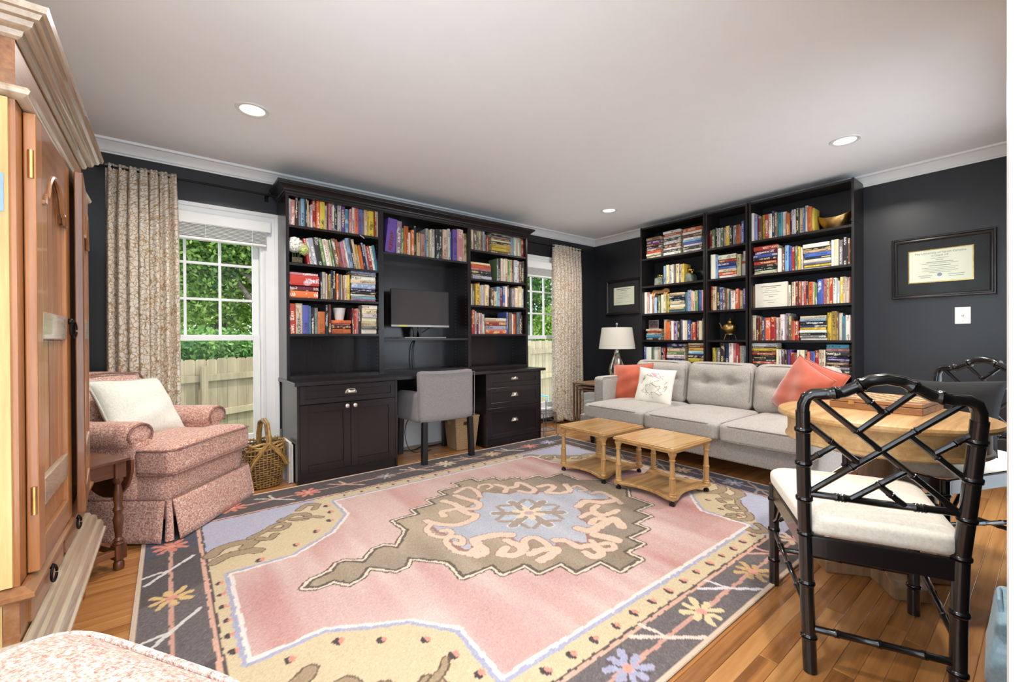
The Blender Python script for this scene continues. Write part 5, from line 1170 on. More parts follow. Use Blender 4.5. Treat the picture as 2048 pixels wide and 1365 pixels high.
# local x across the front edge (+x towards the armchair), local -y faces the front
MB().prism([(-.20, -.155), (-.05, -.175), (.06, -.175), (.135, -.16), (.135, .23), (-.20, .23)], 'z', .500, .516).build('table_top', walnut, t, bevel=.004)
lf = []
for k in range(15):
    a = math.pi*k/14; lf.append((.035-.195*math.cos(a), .50-.20*math.sin(a)**.8))
MB().prism(lf, 'x', .139, .153).build('drop_leaf', walnut, t, bevel=.003)
MB().prism(lf, 'x', -.216, -.203).build('drop_leaf', walnut, t, bevel=.003)
TP = [(.017, 0), (.022, .012), (.022, .034), (.016, .042), (.021, .05)]
for x in (-.155, .105):
    for y in (-.125, .19):
        l_ = MB(); l_.box(x-.021, x+.021, y-.021, y+.021, .05, .115); l_.lathe([(.018, 0), (.021, .01), (.020, .032), (.015, .04), (.020, .05)], 16, (x, y, 0))
        l_.lathe([(.020, .115), (.023, .122), (.016, .13), (.020, .138), (.012, .15), (.017, .20), (.020, .235), (.014, .258), (.021, .278), (.014, .298), (.019, .33), (.014, .375), (.011, .395), (.020, .41), (.020, .425)], 16, (x, y, 0)); l_.box(x-.021, x+.021, y-.021, y+.021, .425, .5)
        l_.build('leg', walnutv, t, smooth=True, ang=35)
for y in (-.125, .19): bx(-.134, .084, y-.010, y+.010, .43, .499).build('apron', walnut, t); bx(-.134, .084, y-.012, y+.012, .068, .098).build('stretcher', walnut, t, bevel=.002)
for x in (-.155, .105): bx(x-.010, x+.010, -.104, .169, .43, .499).build('apron', walnut, t); bx(x-.012, x+.012, -.104, .169, .068, .098).build('stretcher', walnut, t, bevel=.002)
# ------------------------------------------------------------ armchair
def tweed_mat(name, tint=(1, 1, 1)):
    n = N(name); v = n.coord('Object'); a = n.noise(v, 130, 3, .75); f = n.noise(n.coord('Object', (1, .2, .6)), 260, 2, .6); g_ = n.noise(n.coord('Object', (.2, 1, .6)), 260, 2, .6)
    h = n.math('ADD', n.math('MULTIPLY', a, .6), n.math('ADD', n.math('MULTIPLY', f, .2), n.math('MULTIPLY', g_, .2)))
    S = lambda c: tuple(c[i]*tint[i] for i in range(3))
    c = n.ramp(h, [(.36, S((128, 76, 64))), (.45, S((182, 124, 106))), (.51, S((204, 160, 142))), (.57, S((222, 192, 178))), (.64, S((236, 222, 212)))])
    n.bump(h, .6, .003); return n.fin(c, .95, 0, .2, 0, .2)
tweed = tweed_mat('rose tweed'); tweed_pipe = tweed_mat('rose tweed piping', (.72, .66, .66)); tweed_pale = tweed_mat('pale rose tweed', (1.04, 1.08, 1.10)); tweed_pale2 = tweed_mat('cream tweed cord', (1.06, 1.25, 1.32))
t = thing('armchair', 'rose tweed rolled-arm armchair with skirt beside the window', 'armchair', (-.10, 3.385, 0), math.radians(51))
# local: front faces -y, x along the front from near (-) to far (+)
MB().soft((0, 0.0, .23), (.315, .37, .13), .03, 8).build('deck', tweed, t, smooth=True, ang=180)
def fseat(p, Q):
    Q[2] += .03*(1-p[0]**2)*(1-p[1]**2)*(p[2] > 0)*abs(p[2]); return Q
c = MB().soft((0, -.305, .415), (.338, .105, .075), .04, 14, fseat); c.soft((0, -.02, .415), (.235, .33, .072), .035, 12, fseat); cu = c.build('seat_cushion', tweed, t, smooth=True, ang=180)
for z in (.478, .352): MB().tube([(-.30, -.205, z), (-.334, -.225, z), (-.336, -.37, z), (-.312, -.408, z), (0, -.413, z+.004), (.312, -.408, z), (.336, -.37, z), (.334, -.225, z), (.30, -.205, z)], .006, 7).build('piping', tweed_pipe, cu, smooth=True)
for s in (-1, 1):
    a = MB(); a.soft((s*.282, .085, .36), (.058, .295, .20), .03, 8); a.build('arm_panel', tweed, t, smooth=True, ang=180)
    r_ = MB().soft((s*.296, .085, .555), (.085, .30, .068), (.066, .03, .066), 14); r_.build('rolled_arm', tweed, t, smooth=True, ang=180)
    MB().tube([(s*.296+.072*math.cos(q), -.213, .555+.058*math.sin(q)) for q in np.linspace(-.6, math.pi+.6, 20)], .007, 7).build('arm_piping', tweed_pipe, t, smooth=True)
def fback(p, Q):
    Q[1] += .22*(Q[2]-.35)-.0; Q[2] += .02*(1-p[0]**2)*(p[2] > 0); return Q
MB().soft((0, .335, .50), (.305, .085, .345), .06, 12, fback).build('back', tweed, t, smooth=True, ang=180)
def fbc(p, Q):
    Q[1] += .22*(Q[2]-.35); Q[1] -= .03*(1-p[0]**2)*(1-p[2]**2)*(p[1] < 0); return Q
bc = MB().soft((0, .215, .655), (.262, .075, .20), .06, 14, fbc).build('back_cushion', tweed_pale, t, smooth=True, ang=180)
MB().tube([(-.262+.0, .155+.22*(z-.35), z) for z in (.50, .66, .80)]+[(-.235, .262, .848), (0, .268, .862), (.235, .262, .848)]+[(.262, .155+.22*(z-.35), z) for z in (.80, .66, .50)], .006, 7).build('piping', tweed_pipe, bc, smooth=True)
def skirt(nm, p0, p1, out, n=18, seed=0):
    rng = random.Random(seed); ph = rng.random()*6; m = MB(); A, B = Vector(p0), Vector(p1); O = Vector(out)
    def fn(u, v):
        q = A.lerp(B, u); fl_ = (.012+.034*v)*(1+.25*math.sin(5*u+ph)); q2 = q+O*fl_; return (q2.x, q2.y, .225-.213*v+.004*math.sin(4*u+ph)*v)
    m.grid(fn, n, 8); o = m.build(nm, tweed, t, smooth=True, ang=180, solid=.006); 
    MB().tube([fn(u, 0) for u in np.linspace(0, 1, 12)], .005, 6).build('seam', tweed_pipe, o, smooth=True)
skirt('skirt_panel', (-.318, -.385, 0), (.318, -.385, 0), (0, -1, 0), 18, 1); skirt('skirt_panel', (-.332, .40, 0), (-.332, -.375, 0), (-1, 0, 0), 18, 2); skirt('skirt_panel', (.332, -.375, 0), (.332, .40, 0), (1, 0, 0), 18, 3)
for s in (-1, 1): MB().tube([(s*.327, -.385, .22), (s*.335, -.395, .12), (s*.345, -.402, .018)], [.012, .016, .02], 8).build('kick_pleat', tweed, t, smooth=True)
offw = fabric('off white slub linen', [(206, 204, 190), (228, 226, 214), (242, 240, 230)], 300, .95, .3); offp = fabric('off white piping', [(170, 172, 160), (196, 196, 184), (214, 212, 202)], 300, .95, .2)
C_ = Vector((math.cos(math.radians(51-90)), math.sin(math.radians(51-90)), 0)); R_ = Vector((math.cos(math.radians(51)), math.sin(math.radians(51)), 0))
pillow('throw_pillow', 'off-white linen pillow with piping resting in the rose armchair', Vector((-.10, 3.385, 0))-C_*.035+R_*(-.02)+Vector((0, 0, .655)), face(C_.x, C_.y, .62, -3), .46, .40, .08, offw, 5, .05, offp)
# ------------------------------------------------------------ matching ottoman at the camera's feet
t = thing('ottoman', 'pale rose tweed footstool with piped edge in front of the armoire', 'ottoman', (-.195, 1.01, 0), math.radians(-57.5))
def fo(p, Q):
    Q[2] += .028*(1-p[0]**2)*(1-p[1]**2)*(p[2] > 0)*abs(p[2]); return Q
MB().soft((0, 0, .360), (.315, .215, .076), (.09, .09, .04), 16, fo).build('cushion', tweed_pale, t, smooth=True, ang=180)
lp = [(*rr(2*math.pi*k/60, .313, .213, 5.5), .416) for k in range(60)]; MB().tube(lp, .0065, 7, True).build('piping', tweed_pale2, t, smooth=True)
MB().soft((0, 0, .205), (.30, .20, .10), (.08, .08, .02), 10).build('box', tweed_pale, t, smooth=True, ang=180)
for x in (-.22, .22):
    for y in (-.13, .13): MB().lathe([(.016, 0), (.024, .11)], 12, (x, y, 0)).build('leg', legblack, t, smooth=True)
# ------------------------------------------------------------ black bamboo-pattern chairs
lacq = plain('black lacquer', (20, 18, 18), .22, coat=.35, var=.02, bump=.01); seatfab = fabric('oatmeal seat linen', [(206, 196, 180), (224, 216, 202), (236, 230, 220)], 380, .95, .2)
def bamboo(pts, r, nodes, n=10):
    """round bar along pts (two or more points) with bamboo joints at the given fractions"""
    P = [Vector(p) for p in pts]; seg = [(P[i+1]-P[i]).length for i in range(len(P)-1)]; L = sum(seg)
    def at(s):
        s = max(0, min(L, s)); i = 0
        while i < len(seg)-1 and s > seg[i]: s -= seg[i]; i += 1
        return P[i].lerp(P[i+1], s/seg[i])
    st = {0.0: r, L: r}
    acc = 0
    for q in seg[:-1]: acc += q; st[acc] = r
    for f in nodes:
        c = f*L
        for d, k in ((-.009, 1), (-.005, 1.20), (-.002, 1.22), (0, .98), (.002, 1.22), (.005, 1.20), (.009, 1)):
            if 0 < c+d < L: st[c+d] = r*k
    ks = sorted(st); return MB().tube([at(k) for k in ks], [st[k] for k in ks], n)
LAT = [((-.89, .97), (.89, .01)), ((.93, 1.01), (-.93, .02)), ((-.33, 1.05), (-.02, .86)), ((.32, 1.06), (-.32, .67)), ((-1, .73), (-.29, .36)), ((-1, .32), (-.6, .52)), ((.32, .66), (1, .29)), ((1, .72), (.6, .52)), ((.28, .33), (-.37, .0)), ((-.03, .17), (.29, .0))]
def chippendale(name, label, loc, rz):
    t = thing(name, label, 'chair', loc, math.radians(rz)); S = lambda nm, mb, mat=lacq, **k: mb.build(nm, mat, t, smooth=True, **k)
    yb = lambda z: -.252-.072*max(0, z-.43)/.455
    for s in (-1, 1):
        S('rear_leg', bamboo([(s*.172, -.262, 0), (s*.178, -.25, .22), (s*.183, yb(.43), .43), (s*.190, yb(.60), .60), (s*.197, yb(.83), .83)], .0195, (.13, .33, .52, .66, .80, .93), 14))
        S('front_leg', bamboo([(s*.228, .25, 0), (s*.228, .25, .43)], .019, (.25, .55, .85), 14))
    cr = [(-.197, yb(.82), .82), (-.1955, yb(.85), .852), (-.188, yb(.87), .873), (-.172, yb(.885), .884), (-.14, yb(.885), .886), (-.10, yb(.89), .892), (-.066, yb(.905), .912), (-.035, yb(.92), .930), (0, yb(.93), .936)]
    cr += [(-x, y, z) for x, y, z in cr[-2::-1]]
    S('crest_rail', bamboo(cr, .0168, (.25, .38, .62, .75), 14))
    S('lower_back_rail', bamboo([(-.185, yb(.566), .566), (0, yb(.566)+.004, .562), (.185, yb(.566), .566)], .0105, (.22, .26, .72, .76)))
    for (u0, w0), (u1, w1) in LAT:
        z0, z1 = .566+.314*w0, .566+.314*w1; S('lattice_bar', bamboo([(u0*.187, yb(z0), z0), (u1*.187, yb(z1), z1)], .0088, (.3, .7) if abs(u1-u0) > 1 else (.45,), 8))
    fr = MB()
    for a, b in (((-.225, .25), (.225, .25)), ((-.18, -.252), (.18, -.252)), ((-.228, .25), (-.18, -.252)), ((.228, .25), (.18, -.252))):
        A, B = Vector((*a, 0)), Vector((*b, 0)); d = (B-A).normalized(); nn = Vector((-d.y, d.x, 0))*.0095
        fr.add([(A+nn).to_tuple()[:2]+(.365,), (B+nn).to_tuple()[:2]+(.365,), (B-nn).to_tuple()[:2]+(.365,), (A-nn).to_tuple()[:2]+(.365,), (A+nn).to_tuple()[:2]+(.428,), (B+nn).to_tuple()[:2]+(.428,), (B-nn).to_tuple()[:2]+(.428,), (A-nn).to_tuple()[:2]+(.428,)], [(0, 1, 2, 3), (7, 6, 5, 4), (0, 4, 5, 1), (1, 5, 6, 2), (2, 6, 7, 3), (3, 7, 4, 0)])
    fr.build('seat_frame', lacq, t, bevel=.003)
    def ft(p, Q):
        Q[0] *= .86+.26*(Q[1]+.26)/.52; Q[2] += .022*(1-p[0]**2)*(1-p[1]**2)*(p[2] > 0); return Q
    S('seat_cushion', MB().soft((0, 0, .466), (.222, .268, .040), (.05, .05, .03), 14, ft), seatfab, ang=180)
    S('rear_stretcher', bamboo([(-.172, -.256, .135), (.172, -.256, .135)], .0105, (.2, .5, .8))); S('front_stretcher', bamboo([(-.225, .25, .155), (.225, .25, .155)], .0105, (.2, .5, .8)))
    for s in (-1, 1):
        S('side_stretcher', bamboo([(s*.228, .25, .235), (s*.176, -.255, .185)], .0095, (.25, .5, .75)))
        S('corner_bracket', MB().tube([(s*.228, .235, .275), (s*.220, .19, .305), (s*.214, .14, .365)], .008, 7)); S('corner_bracket', MB().tube([(s*.21, .25, .275), (s*.17, .25, .305), (s*.12, .25, .365)], .008, 7))
    return t
chippendale('lattice_back_chair', 'black bamboo lattice-back chair with its back to the doorway', (1.89, .438, 0), -65)
FC = Vector((2.97, .385, 0))
chippendale('lattice_back_chair', 'black bamboo lattice-back chair across the round table, holding a black pillow', FC, 62)
blackvel = plain('black velvet', (16, 15, 17), .8, var=.2, vs=20)
fw = Vector((math.cos(math.radians(152)), math.sin(math.radians(152)), 0))
pillow('throw_pillow', 'black velvet pillow propped on the far lattice-back chair', FC-fw*.10+Vector((0, 0, .665)), face(fw.x, fw.y, .30, 4), .42, .36, .06, blackvel, 6, .06)
# ------------------------------------------------------------ round pedestal table with a chess box
mango = wood('pale mango wood', [(150, 108, 62), (186, 144, 92), (212, 176, 124)], .42, (3, 30, 30), .10); mangov = wood('pale mango wood turned', [(112, 82, 58), (150, 116, 84), (182, 150, 116)], .42, (20, 20, 3), .10)
t = thing('round_table', 'round mango wood pedestal table between the two lattice-back chairs', 'table', (2.495, .497, 0))
MB().lathe([(0, .69), (.375, .69), (.383, .694), (.385, .704), (.381, .715), (.372, .719), (0, .719)], 64).build('table_top', mango, t, smooth=True, ang=30)
MB().lathe([(.345, .69), (.345, .605), (.353, .600), (.355, .590), (.345, .582), (.31, .582), (.31, .69)], 64).build('apron', mango, t, smooth=True, ang=30)
MB().lathe([(.09, .60), (.10, .57), (.095, .545), (.06, .52), (.055, .50), (.07, .44), (.085, .36), (.09, .30), (.082, .22), (.07, .18), (.085, .165), (.10, .15), (.10, .14)], 32).build('pedestal', mangov, t, smooth=True)
for k in range(2):
    R = Matrix.Rotation(math.radians(38+90*k), 4, 'Z')
    MB().prism([(-.235, 0), (-.235, .05), (-.20, .066), (-.10, .14), (.10, .14), (.20, .066), (.235, .05), (.235, 0)], 'y', -.065-.001*k, .065+.001*k).xf(R).build('base_beam', mangov, t, bevel=.005)
lightsq = plain('pale inlay', (216, 188, 144), .4); darksq = plain('brown inlay', (150, 104, 64), .4)
ch = wood('chess box wood', [(136, 86, 46), (168, 116, 70), (190, 140, 92)], .35, (30, 3, 30), .06)
t = thing('chess_box', 'wooden chess box with inlaid board top on the round table', 'board game', (2.665, .505, .719), math.radians(-4)); q = .168
bx(-q, q, -q, q, 0, .030).build('box_body', ch, t, bevel=.003); bx(-q, q, -q, q, .032, .050).build('box_lid', ch, t, bevel=.003)
s0 = {}
for i in range(8):
    for k in range(8):
        w = 2*(q-.024)/8; key = (i+k) % 2
        if key not in s0: o = s0[key] = bx(0, w-.0004, 0, w-.0004, 0, .0012).build('board_square', lightsq if key else darksq, t)
        else:
            o = s0[key].copy(); COL.objects.link(o); o.parent = t
        o.location = (-(q-.024)+i*w, -(q-.024)+k*w, .0498)
for y in (-.08, .08): bx(-q-.003, -q, y-.012, y+.012, .022, .040).build('clasp', brass, t)
# ------------------------------------------------------------ light blue bag by the doorway wall
blue = fabric('light blue cotton', [(140, 178, 200), (170, 202, 218), (196, 220, 230)], 250, .9, .2)
t = thing('cloth_bag', 'light blue cloth bag slumped on the floor by the doorway wall', 'bag', (2.06, .092, 0), math.radians(3))
def fbag(p, Q):
    k = (Q[2]/.21); Q[0] *= 1-.22*k; Q[1] *= 1-.5*k; Q[0] += .012*math.sin(9*Q[2]*5+Q[1]*20); Q[2] += .012*math.sin(14*Q[0]); return Q
MB().soft((0, 0, .112), (.155, .055, .105), (.03, .03, .02), 12, fbag).build('sack', blue, t, smooth=True, ang=180)
for s in (-1, 1): MB().tube([(-.06, s*.015, .20), (-.05, s*.02, .235), (0, s*.022, .25), (.05, s*.02, .235), (.06, s*.015, .20)], .006, 6).build('strap', blue, t, smooth=True)
# ------------------------------------------------------------ patterned rug
NXR, NYR = 600, 462
gx = np.linspace(RX0, RX1, NXR); gy = np.linspace(RY0, RY1, NYR); GX, GY = np.meshgrid(gx, gy, indexing='ij')
rr_ = np.random.default_rng(12)
def vnoise(nx, ny, seed):
    r = np.random.default_rng(seed).random((nx+2, ny+2)); u = (GX-RX0)/(RX1-RX0)*nx; v = (GY-RY0)/(RY1-RY0)*ny
    i = np.clip(u.astype(int), 0, nx); j = np.clip(v.astype(int), 0, ny); a = u-i; b = v-j; a = a*a*(3-2*a); b = b*b*(3-2*b)
    return r[i, j]*(1-a)*(1-b)+r[i+1, j]*a*(1-b)+r[i, j+1]*(1-a)*b+r[i+1, j+1]*a*b
RC = np.zeros((NXR, NYR, 3)); JX = (vnoise(150, 120, 3)-.5)*.009; JY = (vnoise(150, 120, 4)-.5)*.009      # hand-knotted wobble
QX, QY = GX+JX, GY+JY
def inpoly(pts):
    c = np.zeros(GX.shape, bool); n = len(pts)
    for k in range(n):
        (x0, y0), (x1, y1) = pts[k], pts[(k+1) % n]
        if y0 == y1: continue
        h = ((y0 > QY) != (y1 > QY)) & (QX < (x1-x0)*(QY-y0)/(y1-y0)+x0); c ^= h
    return c
def fillp(pts, c): RC[inpoly(pts)] = c
def dseg(pts, closed=False):
    D = np.full(GX.shape, 9.0); n = len(pts)
    for k in range(n if closed else n-1):
        (x0, y0), (x1, y1) = pts[k], pts[(k+1) % n]; m_ = .12
        i0, i1 = np.searchsorted(gx, min(x0, x1)-m_), np.searchsorted(gx, max(x0, x1)+m_); j0, j1 = np.searchsorted(gy, min(y0, y1)-m_), np.searchsorted(gy, max(y0, y1)+m_)
        if i1 <= i0 or j1 <= j0: continue
        X, Y = QX[i0:i1, j0:j1], QY[i0:i1, j0:j1]; dx, dy = x1-x0, y1-y0; l2 = dx*dx+dy*dy+1e-12
        s = np.clip(((X-x0)*dx+(Y-y0)*dy)/l2, 0, 1); d = np.hypot(X-x0-s*dx, Y-y0-s*dy); D[i0:i1, j0:j1] = np.minimum(D[i0:i1, j0:j1], d)
    return D
def stroke(pts, w, c, closed=False): RC[dseg(pts, closed) < w/2] = c
def smooth(pts):
    out = []
    for i in range(len(pts)-1):
        p0, p1, p2, p3 = [np.array(pts[max(0, min(len(pts)-1, k))]) for k in (i-1, i, i+1, i+2)]
        for k in range(5):
            u = k/5; out.append(tuple(.5*((2*p1)+(p2-p0)*u+(2*p0-5*p1+4*p2-p3)*u*u+(3*p1-p0-3*p2+p3)*u**3)))
    return out+[tuple(pts[-1])]
DK, PE, CRM, PNK, BLU, WHT, BRN, MED, MDK, CBL, HK, HKD = (80, 71, 70), (204, 154, 132), (196, 176, 138), (194, 156, 148), (152, 154, 180), (222, 210, 202), (138, 116, 88), (142, 125, 104), (92, 76, 66), (166, 170, 182), (212, 184, 160), (150, 106, 96)
RC[:] = DK
RC[vnoise(5, 4, 21) > .62] = (98, 89, 88); RC[(vnoise(4, 6, 22) > .68)] = (72, 72, 84)
def rect(x0, x1, y0, y1, c): RC[(QX > x0) & (QX < x1) & (QY > y0) & (QY < y1)] = c
rect(.112, 3.085, .932, 3.055, PE); rect(.128, 3.069, .948, 3.039, (84, 72, 68)); rect(.138, 3.06, .957, 3.03, CRM)
FLD = [(.20, 1.64), (.44, 1.65), (.57, 1.57), (.70, 1.50), (.82, 1.34), (.80, 1.065), (2.53, 1.065), (2.52, 1.34), (2.66, 1.47), (2.78, 1.57), (2.92, 1.64), (3.0, 1.64), (3.0, 2.30), (2.92, 2.30), (2.68, 2.45), (2.54, 2.65), (2.53, 2.92), (.84, 2.92), (.84, 2.65), (.70, 2.45), (.47, 2.30), (.21, 2.30)]
RC[(dseg(FLD, True) < .026) & ~inpoly(FLD)] = BLU
# corner pieces
BLc = (162, 164, 186); GRc = (150, 128, 98)
for sx, sy_ in ((0, 1), (0, 0), (1, 0), (1, 1)):
    T = lambda p: ((p[0] if not sx else 3.20-p[0]), (p[1] if sy_ else 3.94-p[1]))
    def F(l): return [T(p) for p in l]
    fillp(F([(.138, 3.03), (.74, 3.03), (.72, 2.93), (.60, 2.90), (.52, 2.80), (.42, 2.76), (.34, 2.66), (.22, 2.60), (.138, 2.56)]), BLc)
    for pts, w in (([(.15, 2.56), (.20, 2.62), (.27, 2.63), (.33, 2.60), (.30, 2.55)], .055), ([(.16, 2.47), (.22, 2.51), (.30, 2.50), (.34, 2.47)], .05), ([(.33, 2.66), (.40, 2.70), (.47, 2.76), (.52, 2.72), (.49, 2.67), (.44, 2.69)], .03), ([(.50, 2.80), (.58, 2.84), (.64, 2.80), (.62, 2.74), (.57, 2.76)], .032), ([(.62, 2.90), (.68, 2.96), (.73, 2.92), (.70, 2.86)], .034), ([(.36, 2.62), (.41, 2.58), (.44, 2.62)], .03), ([(.55, 2.78), (.66, 2.74), (.70, 2.70)], .022)):
        P_ = smooth(F(pts)); stroke(P_, w+.014, (104, 82, 66)); stroke(P_, w, GRc)
fillp(FLD, PNK)
q = inpoly(FLD); a1 = vnoise(26, 3, 31)[q][:, None]; a2 = vnoise(60, 7, 32)[q][:, None]; a3 = vnoise(9, 8, 33)[q][:, None]
RC[q] = RC[q]+(a1-.5)*np.array([16, 34, 34])+(a2-.5)*np.array([10, 26, 24])+(a3-.5)*np.array([18, 34, 30])
RC[(dseg(FLD, True) < .008)] = WHT
# dots in the cream band and corners
def dot(x, y, s=1, ang=0):
    d = np.hypot((QX-x)/.014, (QY-y)/.020)/s; RC[d < 1] = (70, 58, 60); RC[np.hypot((QX-x-.013)/.010, (QY-y)/.016)/s < 1] = (214, 128, 112)
for x in np.arange(.92, 2.5, .115): dot(x, 1.0); dot(x, 2.985, .8)
for y in np.arange(1.72, 2.3, .105): dot(.158, y, .8); dot(3.03, y, .8)
for p in ((.30, 1.56), (.45, 1.55), (.57, 1.46), (.69, 1.37), (.73, 1.24), (.75, 1.12), (.33, 2.36), (.50, 2.42), (.62, 2.52), (.72, 2.62), (.76, 2.75), (.77, 2.86), (2.62, 1.16), (2.64, 1.28), (2.72, 1.40), (2.84, 1.52)): dot(*p)
# border: stem, flowers, forked twigs
def flower(x, y, c, c2, s=1.0):
    for k in range(8):
        a = math.pi/4*k+.2; r = .075*s if k % 2 else .06*s; stroke([(x+.02*math.cos(a), y+.02*math.sin(a)), (x+r*math.cos(a), y+r*math.sin(a))], .026*s, c)
    for k in range(4):
        a = math.pi/2*k+.6; stroke([(x, y), (x+.07*s*math.cos(a), y+.07*s*math.sin(a))], .007, DK)
    RC[np.hypot(QX-x, QY-y) < .02*s] = c2
def twig(x, y, dx, dy, c):
    n_ = (-dy, dx); P0 = (x+dx*.10-n_[0]*.085, y+dy*.10-n_[1]*.085); stroke([P0, (x-dx*.10+n_[0]*.085, y-dy*.10+n_[1]*.085)], .017, c); stroke([(x, y), (x-dx*.02+n_[0]*.10, y-dy*.02+n_[1]*.10)], .017, c)
for a, b in (((.0, .85), (.0, 3.2)), ((.0, .845), (3.19, .845)), ((3.19, .845), (3.19, 3.2)), ((0, 3.2), (3.19, 3.2))): stroke([a, b], .016, (190, 138, 120))
YL, CO, BF, WT, BR2 = (206, 168, 104), (206, 116, 96), (150, 150, 178), (206, 200, 194), (188, 148, 120)
flower(.0, 2.80, CO, (220, 140, 110)); flower(.0, 2.24, YL, (214, 130, 118)); twig(0, 2.52, 0, 1, WT); twig(0, 1.98, 0, 1, WT); flower(0, 1.62, CO, WT); twig(0, 1.34, 0, 1, WT); flower(0, 1.05, BF, WT)
flower(.30, 3.2, CO, (220, 150, 120)); twig(.54, 3.2, 1, 0, WT); flower(.74, 3.2, (214, 120, 104), (224, 160, 130)); twig(1.0, 3.2, 1, 0, (208, 160, 140)); flower(1.30, 3.2, (150, 140, 140), WT, .8); twig(1.55, 3.2, 1, 0, (212, 176, 160)); flower(1.82, 3.2, (206, 186, 150), WT); twig(2.05, 3.2, 1, 0, BR2); flower(2.30, 3.2, (200, 160, 120), WT); twig(2.5, 3.2, 1, 0, WT); flower(2.75, 3.2, CO, WT); flower(3.0, 3.2, BF, WT)
for px_, py_, kind, c in ((1243, 1332, 0, BF), (1328, 1274, 1, (224, 190, 176)), (1392, 1221, 0, (208, 186, 140)), (1453, 1178, 1, (206, 198, 204)), (1495, 1143, 0, (186, 148, 96)), (1531, 1104, 1, (200, 140, 124)), (1572, 1078, 0, (214, 186, 160))):
    w = fl(px_, py_)
    if kind: twig(w.x, .845, 1, 0, c)
    else: flower(w.x, .845, c, (216, 140, 124))
flower(.70, .845, YL, CO); twig(.45, .845, 1, 0, WT); flower(2.75, .845, CO, WT); twig(3.0, .845, 1, 0, WT)
for y, c in ((1.1, CO), (1.45, BF), (1.85, YL), (2.25, CO), (2.65, BF)): flower(3.19, y, c, WT, .9)
for y in (1.28, 1.65, 2.05, 2.45): twig(3.19, y, 0, 1, (170, 150, 140))
# medallion
c5 = lambda l: [(fl(780+x/3.657, 920+y/3.657).x, fl(780+x/3.657, 920+y/3.657).y) for x, y in l]
c4 = lambda l: [(fl(560+x/4.096, 1080+y/4.096).x, fl(560+x/4.096, 1080+y/4.096).y) for x, y in l]
tail_up = c4([(275, 335), (340, 310), (420, 275), (470, 210), (530, 190), (690, 195), (775, 90), (850, 60), (960, 75)]); tip = c4([(200, 405)]); tail_lo = c4([(310, 405), (450, 350), (570, 375), (660, 325), (720, 240), (945, 265), (1030, 230), (1060, 165), (1380, 195)])
steps = [(1.01, 2.38), (1.17, 2.38), (1.17, 2.46), (1.32, 2.46), (1.32, 2.55), (1.46, 2.55), (1.46, 2.64), (1.62, 2.64), (1.62, 2.73), (1.77, 2.73), (1.77, 2.64), (1.91, 2.64), (1.91, 2.55), (2.05, 2.55), (2.05, 2.46), (2.21, 2.46), (2.21, 2.38), (2.37, 2.38)]
rt = [(2.36, 2.20), (2.49, 2.10), (2.49, 1.86), (2.37, 1.76)]
low = [(2.37, 1.59), (2.21, 1.59), (2.21, 1.49), (2.05, 1.49), (2.05, 1.40), (1.88, 1.40), (1.88, 1.315), (1.74, 1.315), (1.74, 1.225), (1.585, 1.225), (1.585, 1.335), (1.425, 1.335), (1.425, 1.44), (1.29, 1.44), (1.29, 1.535), (1.16, 1.535), (1.16, 1.625), (1.01, 1.625)]
OUT = tip+tail_up+c5([(125, 525)])+steps+rt+low+tail_lo[::-1]
fillp(OUT, MED); q = inpoly(OUT); RC[q] = RC[q]+(vnoise(40, 5, 41)[q][:, None]-.5)*np.array([22, 22, 24])+(vnoise(7, 7, 42)[q][:, None]-.5)*np.array([40, 34, 18])
D_ = dseg(OUT, True); RC[(D_ < .026) & ~q] = MDK; RC[(D_ < .018) & ~q] = (214, 198, 170); RC[D_ < .005] = MDK; RC[(D_ < .010) & q] = MDK
blue_in = c5([(680, 240), (860, 260), (930, 240), (1070, 260), (1090, 240), (1240, 260), (1330, 250), (1310, 200), (1400, 190), (1480, 240), (1600, 270), (1610, 300), (1400, 300), (1370, 350), (1410, 400), (1390, 440), (1470, 480), (1530, 490), (1440, 510), (1450, 580), (1450, 625), (1400, 620), (1200, 590), (1230, 640), (1160, 660), (1120, 600), (980, 590), (975, 640), (830, 545), (740, 580), (650, 570), (600, 640), (610, 680), (540, 675), (470, 640), (440, 600), (480, 570), (350, 540), (300, 500), (340, 480), (480, 490), (570, 460), (640, 420), (570, 350), (640, 320)])
fillp(blue_in, CBL); q = inpoly(blue_in); RC[q] = RC[q]+(vnoise(50, 6, 51)[q][:, None]-.5)*np.array([24, 20, 18]); RC[dseg(blue_in, True) < .009] = HKD
